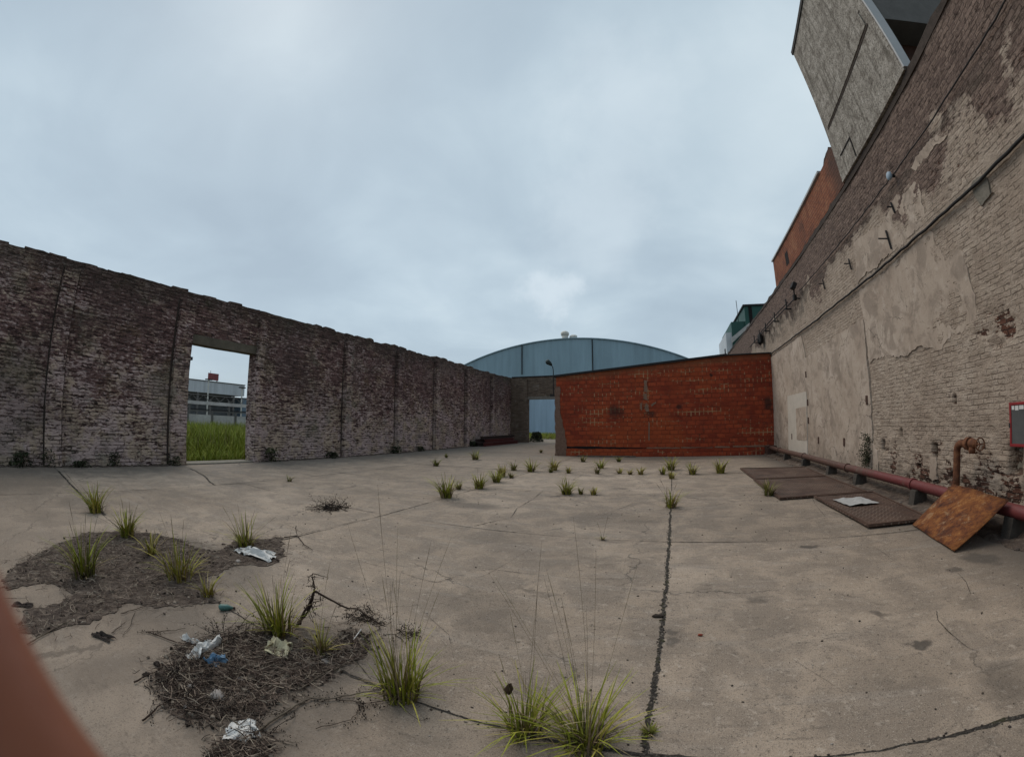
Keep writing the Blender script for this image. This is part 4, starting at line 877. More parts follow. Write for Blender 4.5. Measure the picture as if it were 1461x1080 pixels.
MB().tube([(-50, 17.8, 3.92), (-50, 40, 3.92)], .06, 5).build('truss_rail', M['grey_slab'], ga)
gr = thing('industrial_building', 'grey clad industrial building with dark open bay seen through the doorway', 'building', (-72, 36, 0))
MB().box(-84, -70, 24, 42.4, 5.25, 7.2).build('upper_block', M['greycl'], gr); MB().box(-84, -74, 24, 42, -.1, 5.24).build('recess', M['greydark'], gr)
MB().box(-84, -70.5, 42.41, 58, -.1, 5.0).build('side_block', M['bluecl'], gr); MB().box(-84.2, -69.9, 23.8, 42.5, 7.202, 7.35).build('roof_edge', M['grey_slab'], gr)
for y in (26, 32.8, 40.2): MB().box(-70.4, -70.05, y - .18, y + .18, -.1, 5.24).build('column', M['grey_slab'], gr)
sg = thing('roof_sign', 'faded red sign board on legs on the roof of the grey industrial building', 'sign', (-70.6, 35.9, 7.35))
MB().box(-70.7, -70.5, 34.85, 36.95, 7.55, 8.75).build('board', M['signred'], sg)
for y in (35.1, 36.7): MB().box(-70.68, -70.52, y - .06, y + .06, 7.352, 7.548).build('leg', M['dark'], sg)
MB().tube([(-70.6, 35.3, 8.75), (-70.6, 35.3, 9.2)], .04, 5).build('rod', M['dark'], sg)
for (x, y, h, lab) in [(-55, 27.3, 6.2, 'white pole in front of the middle of the grey industrial building'), (-55, 32.9, 5.6, 'white pole right of the grey building seen through the doorway'), (-20, 8.72, 4.1, 'slim pole with a box close to the left jamb of the doorway')]:
    p = thing('utility_pole', lab, 'pole', (x, y, 0), 'poles beyond the doorway')
    MB().tube([(x, y, -.1), (x, y, h)], .10 if x < -30 else .03, 7).build('shaft', M['vent'], p); MB().box(x - .2, x + .2, y - (.5 if x < -30 else .12), y + (.5 if x < -30 else .12), h, h + .15).build('crossarm', M['dark'], p)

# tall grass outside the doorway
def blade(mb, base, az, h, lean, w, col, segs=3, tip=None):
    d = Vector((math.cos(az), math.sin(az), 0)); side = Vector((-d.y, d.x, 0)); pts = []; ws = []
    for k in range(segs + 1):
        t = k / segs
        if tip is None: p = Vector(base) + d * (lean * h * t ** 1.7) + Vector((0, 0, h * (t - .35 * lean * t * t)))
        else: p = Vector(base).lerp(Vector(tip), t)
        pts.append(p); ws.append(w * (1 - t) ** .7 + .0006)
    c0 = (col[0] * .75, col[1] * .68, col[2] * .9)
    cs = []
    for k in range(segs + 1):
        t = min(1, k / segs * 1.6); q = tuple(c0[i] + (col[i] - c0[i]) * t for i in range(3)); cs += [q, q]
    mb.ribbon(pts, ws, side, cs)
GREENS = [(0.169, 0.228, 0.0176), (0.2145, 0.27, 0.022), (0.1365, 0.18, 0.0176), (0.273, 0.282, 0.0385), (0.299, 0.252, 0.066)]
rd = random.Random(77); fg = MB()
for _ in range(15000):
    X = -14.0 - 32 * rd.random() ** 1.3; Y = -X * rd.uniform(.33, .74)
    h = rd.uniform(.45, 1.0) * (.8 + .5 * vnoise(np.array(X * .5 + 90), np.array(Y * .5 + 10), 3)) * min(1, .35 + (-X - 13.8) * .10)
    blade(fg, (X, Y, -.1), rd.uniform(0, 6.28), h * 1.2, rd.uniform(.1, .7), rd.uniform(.010, .022) * (1 + (-X - 14) * .02), rd.choice(GREENS[:4]))
for _ in range(700):
    X = -17 - 26 * rd.random(); Y = -X * rd.uniform(.33, .74); blade(fg, (X, Y, -.1), rd.uniform(0, 6.28), rd.uniform(1.0, 1.5), rd.uniform(.05, .3), .016, (.20, .19, .06))
tag(fg.build('field_grass', M['attr']), 'tall bright green grass filling the field beyond the doorway', 'grass', kind='stuff')
fg = MB(); rd = random.Random(78)
for _ in range(5000):
    X = rd.uniform(-26, -8); Y = rd.uniform(41, 59.5); blade(fg, (X, Y, -.1), rd.uniform(0, 6.28), rd.uniform(.25, .6), rd.uniform(.2, .6), .03, rd.choice(GREENS))
tag(fg.build('verge_grass', M['attr']), 'green strip of grass in front of the hangar', 'grass', kind='stuff')
def shrub(name, c, r, h, n, cols, lab, cat, seed, group=None):
    rd = random.Random(seed); mb = MB(); root = thing(name, lab, cat, c, group)
    for k in range(5):
        a = rd.uniform(0, 6.28); mb.tube([c, Vector(c) + Vector((math.cos(a) * r * .5, math.sin(a) * r * .5, h * .8))], [.012, .004], 5)
    mb.build('stem', M['rag'], root); mb = MB()
    for _ in range(n):
        a = rd.uniform(0, 6.28); q = rd.random() ** .5; z = rd.uniform(.05, 1)
        p = Vector(c) + Vector((math.cos(a) * r * q * (1.1 - .5 * z), math.sin(a) * r * q * (1.1 - .5 * z), z * h)); s = rd.uniform(.5, 1.2) * r * .16
        d1 = Vector((rd.gauss(0, 1), rd.gauss(0, 1), rd.gauss(0, .7))).normalized(); d2 = d1.cross(Vector((rd.gauss(0, 1), rd.gauss(0, 1), rd.gauss(0, 1)))).normalized()
        mb.add([p - d1 * s, p + d2 * s * .5, p + d1 * s, p - d2 * s * .5], [(0, 1, 2, 3)], rd.choice(cols))
    mb.build('foliage', M['attr'], root); return root
DK = [(.020, .028, .012), (.035, .045, .018), (.028, .030, .014)]
shrub('bush', (-11.35, 33.6, 0), .6, .85, 900, DK, 'dark bush at the left foot of the far gateway', 'bush', 3)
for i, (px, py, r, h, lab) in enumerate([(30, 664, .35, .35, 'dark weed at the wall foot nearest the left picture edge'), (68, 664, .22, .45, 'dark weed at the foot of the first pilaster'), (160, 664, .22, .40, 'upright dark weed at the wall foot midway between pilaster and doorway'), (245, 663, .25, .30, 'dark weed just left of the doorway'), (385, 658, .32, .50, 'leafy green weed just right of the doorway'), (112, 664, .30, .15, 'low dark weed spreading at the left wall foot'),
        (462, 652, .35, .25, 'low weed at the wall foot before the second pilaster past the doorway'), (556, 646, .4, .35, 'dark weed at the foot of the pale pilaster'), (590, 643, .3, .25, 'small weed at the wall foot right of the pale pilaster'), (648, 636, .5, .35, 'dry weed at the wall foot near the pile of beams')]):
    g = G(px, py); shrub('weed', (max(g.x, XL + .15), g.y, 0), r, h, 220, DK + ([(.06, .08, .02)] if i == 4 else []), lab, 'weed', 50 + i, 'weeds along the foot of the left wall')
# plant rooted in the factory wall
pw = thing('wall_plant', 'dark straggly plant growing out of a crack in the factory wall above the pipe', 'plant', (XR - .04, 9.75, .45))
rd = random.Random(9); mb = MB(); lf = MB()
for k in range(16):
    z0 = rd.uniform(.42, 1.05); a = [(XR - .04, 9.72 + rd.uniform(-.05, .05), z0)]; dy, dz = rd.uniform(-.10, .40), rd.uniform(-.15, .35)
    for s_ in (.4, .8, 1.): a.append((XR - .06 - .14 * s_ * rd.random(), a[0][1] + dy * s_, z0 + dz * s_ - .1 * s_ * s_))
    mb.tube(a, .006, 4)
    for q in a[1:]:
        for _ in range(16):
            p = Vector(q) + Vector((rd.gauss(0, .03), rd.gauss(0, .06), rd.gauss(0, .06))); p.x = min(p.x, XR - .045); s_ = rd.uniform(.012, .03); d1 = Vector((rd.gauss(0, .6), rd.gauss(0, 1), rd.gauss(0, 1))).normalized(); d2 = d1.cross(Vector((1, .2, .3))).normalized()
            lf.add([p - d1 * s_, p + d2 * s_ * .5, p + d1 * s_, p - d2 * s_ * .5], [(0, 1, 2, 3)], rd.choice(DK))
mb.build('stem', M['rag'], pw); lf.build('foliage', M['attr'], pw)

# ------------------------------------------------------------------ grass tufts of the yard
TG = 'grass tufts growing through the yard concrete'
GT = [(0.224, 0.2535, 0.0198), (0.2816, 0.3055, 0.0286), (0.16, 0.182, 0.0176), (0.3712, 0.338, 0.0605)]
YT = [(0.352, 0.299, 0.06), (0.308, 0.276, 0.04), (0.22, 0.23, 0.026), (0.363, 0.299, 0.1)]
DT = [(0.117, 0.1283, 0.0216), (0.1625, 0.1755, 0.03), (0.221, 0.1958, 0.054)]
STRAW = (.15, .115, .062)
def tuft(px, py, hpx, lab, seed, n=None, pal=GT, stalks=(), spread=.5, wide=1.0):
    b = G(px, py); d = math.hypot(b.x, b.y); dist = math.hypot(d, EYE); h = hpx / 620 * dist * dist / d
    rd = random.Random(seed); mb = MB(); root = thing('grass_tuft', lab, 'grass', (b.x, b.y, 0), TG)
    n = int((n or int(90 + 50 / max(.25, d / 6))) * (.55 if d < 3 else .62 if d < 8 else .8)); w = .0026 + .0016 * d ** .85; h *= .82 if d < 3 else 1.0 if d < 8 else 1.6
    for _ in range(n):
        a = rd.uniform(0, 6.28); q = rd.random() ** .6 * h * .22 * wide
        hh = h * rd.uniform(.45, 1.08); lnb = max(.03, rd.gauss(spread, .30))
        if rd.random() < .12: hh *= .5; lnb = rd.uniform(.9, 1.5)
        c = rd.choice(pal); k = rd.uniform(.75, 1.2); c = tuple(x * k for x in c)
        if rd.random() < .24: c = rd.choice([(.27, .21, .11), (.20, .15, .08), (.33, .27, .14)])
        blade(mb, (b.x + math.cos(a) * q, b.y + math.sin(a) * q, 0), a + rd.gauss(0, .5), hh, lnb, w * rd.uniform(.7, 1.2), c, 4)
    for _ in range(int(n * .35)): # dead thatch round the base
        a = rd.uniform(0, 6.28); blade(mb, (b.x + math.cos(a) * h * .1, b.y + math.sin(a) * h * .1, .002), a, h * rd.uniform(.2, .45), rd.uniform(.9, 1.3), w * .8, rd.choice([(.07, .05, .03), (.05, .038, .025), (.12, .09, .05)]), 3)
    mb.build('leaves', M['attr'], root)
    if stalks:
        sm = MB()
        for sx, sy in stalks:
            t = UP(sx, sy, b); t += Vector((rd.gauss(0, .04), rd.gauss(0, .04), 0)); s0 = Vector((b.x + rd.gauss(0, h * .06), b.y + rd.gauss(0, h * .06), 0))
            mid = s0.lerp(t, .5) + Vector((s0.x - t.x, s0.y - t.y, 0)) * .12; pts = []
            for k in range(9):
                u = k / 8; pts.append(s0 * (1 - u) ** 2 + mid * (2 * u * (1 - u)) + t * u * u)
            r0 = .00042 + .00016 * d; hd = rd.choice([1.0, 1.7, 2.3])
            sm.tube(pts, [r0 * 1.25, r0 * 1.15, r0, r0, r0 * .9, r0 * .85, r0 * .85, r0 * hd, r0 * .4], 5, rd.choice([(.14, .105, .055), (.10, .075, .042), (.17, .14, .06)]))
        sm.build('flower_stalks', M['dry'], root)
    return root
tuft(137, 731, 40, 'green tuft farthest back on the left, between the brick wall and the dead patch', 1, stalks=[(88, 672), (115, 690), (128, 688), (146, 686), (160, 695)], spread=.55)
tuft(183, 766, 42, 'round green tuft at the back edge of the left dead patch', 2, stalks=[(140, 735), (172, 712), (195, 718), (178, 705)], spread=.55)
tuft(120, 823, 66, 'big dark green tuft standing inside the left dead patch', 3, 130, GT[:3] + DT, stalks=[(92, 716), (116, 730), (127, 735), (96, 740)], spread=.45)
tuft(256, 826, 58, 'broad yellow green tuft on the right side of the left dead patch', 4, 120, GT + YT[:2], stalks=[(235, 728), (250, 735), (262, 740), (228, 745), (245, 745)], spread=.5, wide=1.4)
tuft(216, 792, 34, 'small loose tuft behind the broad one in the left dead patch', 5, 50, YT, spread=.5)
tuft(350, 779, 48, 'bright green tuft behind the white plastic bag', 6, 100, stalks=[(323, 722), (338, 718), (365, 728), (392, 735)], spread=.55)
tuft(297, 851, 34, 'small yellow tuft at the right tip of the left dead patch', 7, 50, YT, spread=.6)
tuft(398, 905, 76, 'tall green tuft directly behind the cream rag', 8, 150, stalks=[(388, 828), (404, 790), (411, 818), (422, 815), (418, 760), (372, 820)], spread=.5)
tuft(459, 932, 52, 'short yellowish tuft under the forked dead branch', 9, 90, YT + DT, spread=.5, stalks=[(466, 850), (478, 800)])
tuft(573, 993, 104, 'large upright tuft with tall stalks on the slab joint near the dead branch', 10, 210, GT, [(539, 690), (546, 812), (551, 829), (559, 822), (571, 752), (606, 838), (622, 778), (655, 757), (493, 745), (575, 822), (588, 850), (566, 835)], .40, 1.1)
tuft(750, 1048, 88, 'left of the two big adjoining tufts at the bottom, with a brown seed clump', 11, 170, GT, [(754, 775), (760, 826), (695, 930), (713, 882), (747, 941), (765, 950)], .66, 1.15)
tuft(836, 1064, 98, 'right of the two big adjoining tufts at the bottom, the one with most stalks', 12, 230, GT, [(677, 810), (703, 822), (779, 812), (787, 822), (802, 740), (842, 787), (836, 872), (931, 804), (902, 958), (790, 845), (818, 880)], .72, 1.2)
tuft(926, 1046, 14, 'small mossy tuft on the straight joint at the bottom of the yard', 13, 110, DT + YT[2:3], spread=.9, wide=2)
tuft(957, 724, 34, 'tuft on the straight joint in mid yard, where the open joint begins', 14, 80, GT + YT, [(938, 690), (948, 682), (958, 668), (968, 690), (952, 700)], .5)
tuft(860, 770, 8, 'tiny dark withered tuft with one stalk alone in mid yard', 15, 30, DT, [(862, 735), (855, 745)], 1.0)
tuft(413, 687, 8, 'tiny dark tuft alone left of mid yard, in front of the brick wall', 16, 26, DT, (), .9)
ROWN = 80
ROW = [(637, 710, 26, 'largest tuft of the diagonal row in mid yard, its left end', GT, [(634, 672), (645, 675)]), (655, 698, 11, 'low sprawling tuft beside the largest one of the diagonal row', DT, ()), (684, 697, 19, 'second upright tuft of the diagonal row in mid yard', GT, [(680, 668), (690, 672)]),
  (708, 688, 15, 'third tuft of the diagonal row, in front of the two smallest', GT, ()), (716, 680, 14, 'fourth tuft of the diagonal row, just behind the third', YT, [(720, 660)]), (730, 682, 8, 'low dark tuft at the right of the diagonal row', DT, ()), (733, 671, 11, 'sparse tuft at the far end of the diagonal row', DT, [(735, 655)]),
  (758, 673, 15, 'round tuft between the diagonal row and the left corner of the red shed', GT, ()), (790, 671, 14, 'pale tuft in front of the left corner of the red shed', YT, ()), (786, 674, 7, 'tiny tuft at the foot of the pale one by the red shed corner', DT, ()), (811, 675, 8, 'low tuft right of the pale one by the red shed corner', YT, ()),
  (857, 668, 12, 'green tuft in front of the red shed, the taller of a close pair', GT, ()), (852, 676, 9, 'wide low tuft in front of the taller one of the close pair', DT, ()), (884, 676, 8, 'tiny dry tuft right of the close pair before the red shed', YT, ()), (899, 677, 7, 'smallest green tuft in the row before the red shed', YT, ()), (914, 677, 10, 'small tuft left of the straight joint before the red shed', YT, ()),
  (946, 677, 11, 'spreading tuft just left of the straight joint near the red shed', GT, ()), (958, 671, 15, 'upright tuft on the straight joint near the red shed', GT, ()), (958, 683, 10, 'small yellow tuft on the straight joint in front of the upright one', YT, ()), (988, 677, 13, 'tuft right of the straight joint near the red shed', GT, [(990, 658)]),
  (1028, 675, 16, 'rightmost tuft of the row before the red shed', GT, ()), (808, 705, 20, 'upright tuft in mid yard, left of two low ones', GT, [(805, 672), (812, 680)]), (829, 705, 8, 'low tuft in mid yard, between an upright one and another low one', DT, ()), (847, 706, 10, 'low twiggy tuft in mid yard, right end of a row of three', YT, ()),
  (1096, 707, 17, 'dark tuft at the left edge of the middle steel plate', DT, ()), (832, 659, 8, 'dark tuft on the rubble at the foot of the red shed', DT, ()), (883, 659, 7, 'low dark tuft at the foot of the red shed wall near its middle', DT, ()), (678, 656, 12, 'bushy tuft in front of the pile of beams', GT, ()), (637, 653, 5, 'flat dark tuft out from the left wall near the beams', DT, ()),
  (622, 665, 10, 'sparse grey tuft left of the bushy one near the beams', DT, ()), (772, 646, 4, 'tiny dark tuft in the far gateway approach', DT, ())]
for i, (px, py, hp, lab, pal, st) in enumerate(ROW): tuft(px, py, hp, lab, 200 + i, ROWN if hp > 12 else 44, pal, st, .62, 1.0)

# ------------------------------------------------------------------ dead patches of soil and straw
def inside(p, poly):
    c = False; n = len(poly)
    for i in range(n):
        a, b = poly[i], poly[(i + 1) % n]
        if (a[1] > p[1]) != (b[1] > p[1]) and p[0] < (b[0] - a[0]) * (p[1] - a[1]) / (b[1] - a[1]) + a[0]: c = not c
    return c
def dead_patch(pxs, lab, seed, nstraw, nclump):
    poly = [tuple(G(*q).xy) for q in pxs]; poly0 = poly; poly = rag(poly, .03, .065, seed); rd = random.Random(seed)
    xs = [p[0] for p in poly]; ys = [p[1] for p in poly]; root = thing('dead_patch', lab, 'dead vegetation', (sum(xs) / len(xs), sum(ys) / len(ys), 0)); root['kind'] = 'stuff'
    o = MB().prism(poly, lambda u, v, d: (u, v, d), .0075, .0015).build('soil', M['soil'], root); o['kind'] = 'stuff'
    mb = MB(); k = 0
    while k < nstraw:
        p = (rd.uniform(min(xs), max(xs)), rd.uniform(min(ys), max(ys)))
        sg = .04 if rd.random() < .62 else .20
        if not inside((p[0] + rd.gauss(0, sg), p[1] + rd.gauss(0, sg)), poly): continue
        k += 1; a = rd.gauss(.3, .9); L = rd.uniform(.03, .16); z = .009 + rd.random() ** 2 * .035
        d = Vector((math.cos(a), math.sin(a), rd.gauss(0, .12))); c = rd.choice([(.06, .043, .036), (.10, .074, .061), (.15, .117, .095), (.24, .19, .155), (.045, .033, .028), (.095, .07, .058), (.32, .27, .215)])
        q = Vector((p[0], p[1], z)); e = Vector((rd.gauss(0, .01), rd.gauss(0, .01), rd.gauss(0, .004)))
        pts = [q - d * L / 2, q + e, q + d * L / 2]
        for t in pts: t.z = max(t.z, .0095)
        mb.ribbon(pts, [rd.uniform(.0010, .0024)] * 3, Vector((-d.y, d.x, rd.gauss(0, .8))).normalized(), c)
    for _ in range(nclump * 5):
        p = (rd.uniform(min(xs), max(xs)), rd.uniform(min(ys), max(ys)))
        sg = .03 if rd.random() < .7 else .12
        if inside((p[0] + rd.gauss(0, sg), p[1] + rd.gauss(0, sg)), poly): mb.blob((p[0], p[1], .008), rd.uniform(.005, .026), rd.uniform(.005, .022), rd.uniform(.004, .016), rd.random(), .5, 4, rd.choice([(.04, .032, .028), (.10, .08, .065), (.24, .205, .17), (.03, .024, .02)]))
    s = mb.build('straw', M['dry'], root); s['kind'] = 'stuff'
    return poly
PA = dead_patch([(4, 826), (35, 808), (70, 785), (92, 772), (121, 761), (172, 758), (212, 761), (253, 769), (276, 782), (310, 787), (339, 773), (370, 768), (402, 766), (410, 776), (400, 803), (372, 808), (331, 806), (311, 818), (299, 829), (316, 858), (288, 865), (239, 865), (184, 861), (144, 877), (86, 895), (52, 909), (30, 895), (43, 870), (86, 863), (106, 850), (98, 838), (57, 835), (12, 842)],
    'dark patch of dead grass and mould filling a hole in the concrete at left', 51, 5200, 160)
PB = dead_patch([(222, 965), (245, 950), (258, 925), (288, 913), (305, 915), (340, 905), (366, 898), (380, 905), (412, 914), (428, 928), (470, 915), (505, 900), (531, 905), (528, 920), (519, 934), (483, 954), (450, 975), (425, 985), (398, 1000), (372, 1022), (350, 1030), (318, 1027), (298, 1036), (268, 1030), (240, 1015), (222, 995), (212, 975)],
    'dark litter patch of twigs and dead weeds in the foreground under the cream rag', 52, 4200, 260)
PC = dead_patch([(300, 1079), (315, 1070), (350, 1062), (390, 1060), (385, 1075), (365, 1095), (310, 1095)], 'small strip of dead twigs at the bottom edge of the picture', 53, 600, 60)

# dead weeds, twigs and branches
def dead_weed(px, py, wpx, hpx, lab, seed, n=26):
    b = G(px, py); d = math.hypot(b.x, b.y); dist = math.hypot(d, EYE); h = hpx / 620 * dist * dist / d; w = wpx / 620 * dist; rd = random.Random(seed); mb = MB()
    for _ in range(n):
        a = rd.uniform(0, 6.28); p = Vector((b.x + rd.gauss(0, w * .18), b.y + rd.gauss(0, w * .18), .004)); pts = [p]; dr = Vector((math.cos(a), math.sin(a), rd.uniform(.0, .9))).normalized(); L = w * rd.uniform(.25, .6)
        for k in range(5):
            dr = (dr + Vector((rd.gauss(0, .25), rd.gauss(0, .25), rd.gauss(-.08, .2)))).normalized(); q = pts[-1] + dr * L / 5; q.z = min(max(q.z, .006), h); pts.append(q)
        c = rd.choice([(.035, .026, .022), (.055, .042, .035), (.025, .02, .018)]); r = rd.uniform(.0012, .0028) * (.6 + d * .2); mb.tube(pts, [r, r, r * .9, r * .8, r * .7, r * .5], 4, c)
        for q in pts[2:]:
            for _ in range(3):
                e = q + Vector((rd.gauss(0, .010), rd.gauss(0, .010), rd.gauss(0, .010))) * (.6 + d * .2); e.z = max(e.z, .006); s = rd.uniform(.0012, .0042) * (.6 + d * .2); mb.blob(e, s, s, s, rd.random(), .4, 3, c)
    return tag(mb.build('dead_weed', M['dry']), lab, 'dead weed', 'dead weed clumps on the concrete')
dead_weed(471, 727, 55, 16, 'isolated dark heap of dead weed in mid yard', 61, 60)
dead_weed(283, 968, 110, 40, 'dark tangled dead weed under the white rag', 62, 46); dead_weed(245, 985, 70, 26, 'dead weed at the left edge of the litter patch', 63, 26); dead_weed(330, 905, 90, 20, 'thin dead weed along the back of the litter patch', 64, 26)
dead_weed(300, 1010, 80, 20, 'dead weed between the pale stones of the litter patch', 65, 30); dead_weed(520, 885, 60, 14, 'dead weed at the right tip of the litter patch under the forked branch', 66, 36); dead_weed(368, 1050, 120, 18, 'dead weed just in front of the crumpled foil', 67, 36)
dead_weed(575, 905, 50, 10, 'thin dead weed behind the large upright tuft', 68, 20)
def branch(lab, lines, r0, seed, col, twigs=10, pods=True, name='dead_branch'):
    rd = random.Random(seed); mb = MB()
    for li, ln in enumerate(lines):
        pts = [Vector(p) for p in ln]; P = []
        for a, b in zip(pts[:-1], pts[1:]):
            for k in range(5): P.append(a.lerp(b, k / 5) + Vector((rd.gauss(0, .004), rd.gauss(0, .004), rd.gauss(0, .003))))
        P.append(pts[-1]); n = len(P); r = r0 * (1 if li == 0 else .75)
        for q in P: q.z = max(q.z, r0 + .008)
        mb.tube(P, [r * (1 - .65 * k / n) for k in range(n)], 7, col)
        for _ in range(twigs):
            k = rd.randrange(n // 4, n); a = rd.uniform(0, 6.28); L = rd.uniform(.04, .16); q = P[k]; t = [q]
            dr = Vector((math.cos(a), math.sin(a), rd.gauss(0, .4))).normalized()
            for _ in range(4): dr = (dr + Vector((rd.gauss(0, .3), rd.gauss(0, .3), rd.gauss(-.1, .25)))).normalized(); e = t[-1] + dr * L / 4; e.z = max(e.z, .01); t.append(e)
            mb.tube(t, [r * .35, r * .3, r * .26, r * .2, r * .12], 5, col)
            if pods:
                for q in t[1:]:
                    for _ in range(2):
                        e = q + Vector((rd.gauss(0, .010), rd.gauss(0, .010), rd.gauss(0, .010))); e.z = max(e.z, .01); s = rd.uniform(.0015, .0045); mb.blob(e, s, s * .8, s * 1.6, rd.random(), .4, 3, (.035, .027, .023))
    return tag(mb.build(name, M['dry']), lab, 'branch', 'dead branches lying about the litter')
BK, PALE = (.045, .032, .026), (.14, .115, .09)
b0 = G(420, 897); u = lambda x, y, b: UP(x, y, b)
fk = u(449, 843, b0); b1 = G(550, 896)
branch('forked dark dead branch standing up from the litter patch', [[b0, u(435, 872, b0), fk, u(447, 830, b0), u(446, 818, b0)], [fk, u(478, 858, b0).lerp(b1, .25), (fk.lerp(b1, .62)).xyz + Vector((0, 0, .05)), b1], [u(433, 880, b0), u(444, 862, b0), u(448, 845, b0)], [G(424, 894), u(440, 872, b0), u(449, 845, b0)]], .0115, 71, BK, 9)
branch('pale bare branch lying from the crumpled foil to the right', [[G(363, 1050), G(400, 1024), G(430, 1005), G(444, 998)], [G(444, 998), G(470, 1000), G(520, 990), G(560, 985)]], .008, 72, PALE, 12)
branch('long pale stick along the right edge of the litter patch', [[G(430, 985), G(455, 968), G(490, 950), G(520, 935)]], .006, 73, PALE, 3, False)
branch('thin forked twig lying behind the white rag', [[G(260, 920), G(215, 905), G(211, 903), G(240, 902), G(265, 898)]], .0045, 74, BK, 5)
branch('dark stick at the left edge of the litter patch', [[G(192, 976), G(222, 960), G(240, 950)]], .006, 75, BK, 2, False)
branch('stick at the lower left of the litter patch', [[G(203, 1032), G(228, 1010), G(262, 988)]], .006, 76, BK, 5)
branch('curved twig in the gap between the two dead patches', [[G(173, 877), G(200, 868), G(232, 858)], [G(193, 875), G(186, 895), G(175, 910)]], .0035, 77, BK, 3, False)
branch('dark twig on the lower end of the left dead patch', [[G(40, 921), G(62, 908), G(90, 892), G(105, 886)]], .006, 78, PALE, 3, False)
branch('forked twig at the right tip of the left dead patch', [[G(405, 768), G(424, 766), G(434, 778), G(446, 786)], [u(422, 750, G(424, 766)), G(424, 766)]], .008, 79, BK, 3, False)
branch('twigs crossing the foreground below the large upright tuft', [[G(480, 1000), G(520, 1005), G(560, 1000), G(600, 1030)], [G(450, 1040), G(500, 1030), G(515, 1010)]], .003, 80, BK, 8)
branch('thin twig pointing out of the dark crumpled rag', [[G(160, 905), G(172, 895), G(180, 888)]], .003, 81, BK, 1, False)
branch('twig lying in the lower middle of the litter patch', [[G(345, 1040), G(310, 1010), G(292, 995)]], .005, 82, PALE, 4)

# litter
crumple('plastic_bag', 'whitebag', G(362, 791), .30, .16, .10, 5, 'crumpled white plastic bag on the left dead patch', 'bag', .2)
crumple('rag', 'whitebag', G(292, 930), .085, .17, .10, 6, 'torn white rag hung over the dead weed in the litter patch', 'rag', .4)
crumple('rag', 'whitebag', G(274, 917), .13, .028, .06, 16, 'thin white strip trailing left from the torn white rag', 'rag', .25)
crumple('wrapper', 'bluebag', G(308, 945), .10, .08, .07, 7, 'crumpled blue wrapper beside the torn white rag', 'wrapper', .1)
crumple('rag', 'cream', G(396, 930), .11, .13, .10, 8, 'cream coloured crumpled rag at the foot of the tall green tuft', 'rag', 2.2)
crumple('foil', 'whitebag', G(347, 1045), .12, .12, .045, 9, 'crumpled shredded white foil near the bottom of the litter patch', 'foil', .6, 20)
b = thing('plastic_bottle', 'squashed teal plastic bottle on the concrete between the two dead patches', 'bottle', G(322, 871))
a = G(313, 871); c = G(333, 870); dv = (c - a)
MB().tube([a + Vector((0, 0, .028)), a + dv * .15 + Vector((0, 0, .03)), a + dv * .6 + Vector((0, 0, .026)), a + dv * .85 + Vector((0, 0, .02)), c + Vector((0, 0, .016))], [.018, .030, .027, .016, .010], 9).build('body', M['green_plastic'], b, True); MB().tube([c + Vector((0, 0, .016)), c + dv * .16 + Vector((0, 0, .016))], .012, 8).build('cap', M['rag'], b)
crumple('dark_rag', 'rag', G(145, 909), .11, .045, .04, 10, 'dark crumpled rag lying alone on bare concrete at left', 'rag', .5)
crumple('dark_rag', 'rag', G(32, 864), .11, .05, .03, 11, 'dark rag at the left end of the bare concrete island in the dead patch', 'rag', 1.0)
for i, (px, py, r, lab) in enumerate([(311, 995, .05, 'flat pale stone in the middle of the litter patch'), (273, 981, .026, 'small pale stone at the left of the litter patch'), (465, 945, .03, 'pinkish pale stone right of the yellowish tuft'), (340, 990, .018, 'tiny pale stone right of the flat stone in the litter patch'), (266, 1010, .024, 'whitish stone low at the left of the litter patch'), (352, 983, .016, 'tiny grey stone upper right of the flat stone'), (340, 802, .035, 'pale chip beside the white plastic bag'), (135, 822, .03, 'white chip at the foot of the big dark green tuft'), (343, 970, .02, 'grey stone amid straw near the centre of the litter patch')]):
    g = G(px, py); tag(MB().blob((g.x, g.y, r * .35), r * 1.2, r * .9, r * .5, i + 5, .25, 6, (.30, .275, .26)).build('stone', M['stone'], None, True), lab, 'stone', 'pale stones in the litter')
g = G(938, 880); tag(MB().blob((g.x, g.y, .012), .04, .025, .016, 8, .4, 6, (.05, .04, .034)).build('clod', M['stone'], None, True), 'dark clod beside the straight joint in the foreground', 'clod')
g = G(999, 907); tag(MB().blob((g.x, g.y, .01), .018, .012, .01, 8, .4, 5, (.25, .06, .04)).build('brick_chip', M['stone'], None, True), 'red brick chip on the slab right of the straight joint', 'chip')
g = UP(726, 982, G(750, 1048)); tag(MB().blob(g, .018, .018, .03, 2, .5, 6, (.06, .04, .025)).build('seed_clump', M['stone'], None, True), 'brown seed clump caught on a stalk of the left bottom tuft', 'seed clump')
tag(MB().tube([G(505, 917) + Vector((0, 0, .03)), G(516, 903) + Vector((0, 0, .035))], .004, 6).build('straw', M['whitebag']), 'white drinking straw lying on the litter near the forked branch', 'straw')
# rubble and soil between pipe and wall
rdz = random.Random(4); tr = MB(); ny = 120; nx = 7; vs = []; fs = []
for i in range(ny):
    y = 2.5 + 17 * i / (ny - 1)
    for j in range(nx): vs.append((4.22 + .60 * j / (nx - 1) + (rdz.uniform(-.05, .05) if j == 0 else 0), y, .004 + (0 if j == 0 else rdz.uniform(.0, .05) + .10 * (j / (nx - 1)) ** 2)))
for i in range(ny - 1):
    for j in range(nx - 1): fs.append((i * nx + j, i * nx + j + 1, (i + 1) * nx + j + 1, (i + 1) * nx + j))
tag(tr.add(vs, fs).build('dirt', M['soil'], None, True), 'dark dirt and fallen plaster between the red pipe and the factory wall', 'dirt', kind='stuff')

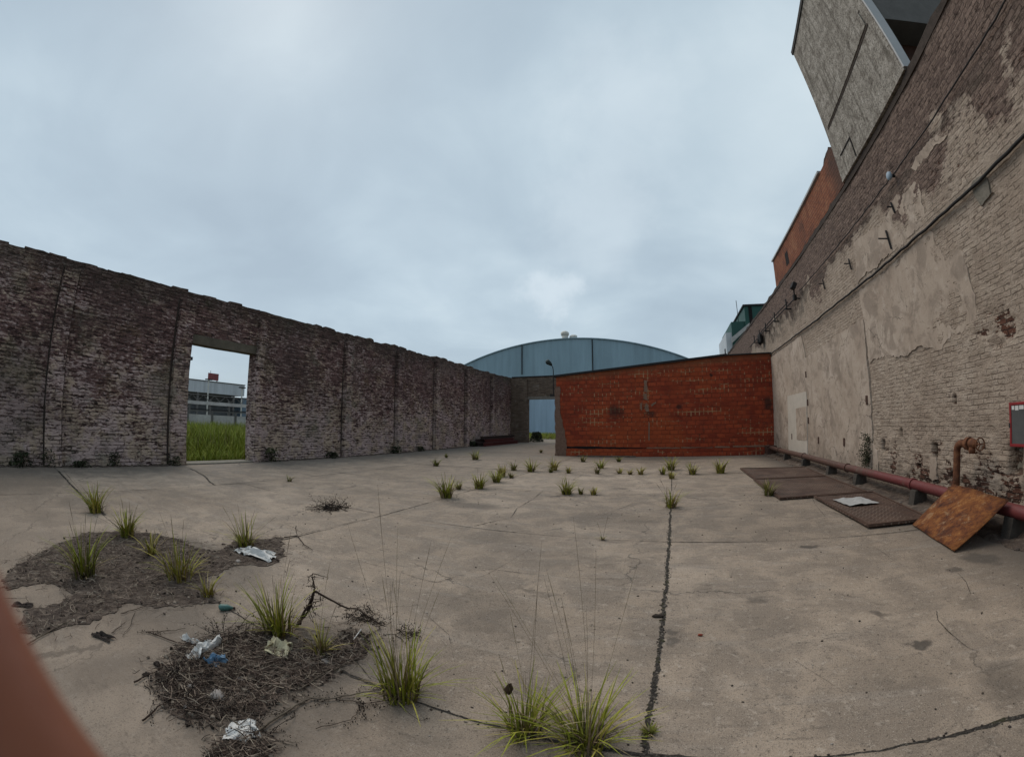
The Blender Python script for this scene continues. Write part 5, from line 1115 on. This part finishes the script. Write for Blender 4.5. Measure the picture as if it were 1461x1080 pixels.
# ------------------------------------------------------------------ photographer's hand at the lens edge
E1 = Vector((0, 0, EYE)) + ray(0, 832) * .075; E2 = Vector((0, 0, EYE)) + ray(138, 1079) * .075
ax = (E2 - E1).normalized(); vw = (((E1 + E2) / 2) - Vector((0, 0, EYE))).normalized(); outw = ax.cross(vw).normalized()
if outw.dot(ray(0, 1079) - ray(70, 955)) < 0: outw = -outw
ps = thing('person', "photographer's bare finger and hand at the lower left edge of the view", 'person', (0, 0, 0))
rf_ = .0095; o0 = E1 + outw * rf_ * .9; hand = [] # finger along the edge, palm below it
def L(s, o=0., d=0.): return o0 + ax * s + outw * o + vw * d
verts, edges, rad = [], [], []
def chain(pts, rs, start=None):
    prev = start
    for p, r in zip(pts, rs):
        verts.append(p); rad.append(r); k = len(verts) - 1
        if prev is not None: edges.append((prev, k))
        prev = k
    return prev
w0 = chain([L(.17, .05, .03)], [.026]); pm = chain([L(.125, .032, .014), L(.105, .03, .01)], [.026, .022], w0)
chain([L(.088, .004), L(.06, .0), L(.03, 0), L(.0, 0), L(-.022, .001), L(-.034, .003)], [.0115, .0108, .0102, .0098, .0088, .006], pm)
chain([L(.086, .026, .004), L(.055, .024, .006), L(.03, .024, .018), L(.016, .024, .034)], [.011, .010, .009, .0075], pm)
chain([L(.088, .046, .010), L(.058, .046, .014), L(.036, .046, .028), L(.026, .046, .042)], [.0105, .0095, .0085, .007], pm)
chain([L(.095, .064, .018), L(.070, .065, .022), L(.052, .065, .034), L(.044, .065, .045)], [.009, .0082, .0075, .006], pm)
chain([L(.118, .006, .026), L(.095, -.004, .044), L(.072, -.006, .056)], [.013, .011, .008], pm - 1)
chain([L(.23, .075, .05), L(.32, .11, .08)], [.029, .036], w0)
me = bpy.data.meshes.new('hand'); me.from_pydata(verts, edges, []); ho = bpy.data.objects.new('hand', me); COL.objects.link(ho); ho.parent = ps
me.materials.append(M['skin']); sk = ho.modifiers.new('skin', 'SKIN'); sk.use_smooth_shade = True
for i, r in enumerate(rad): me.skin_vertices[0].data[i].radius = (r, r); me.skin_vertices[0].data[i].use_root = (i == 0)
ss = ho.modifiers.new('sub', 'SUBSURF'); ss.levels = 2; ss.render_levels = 2
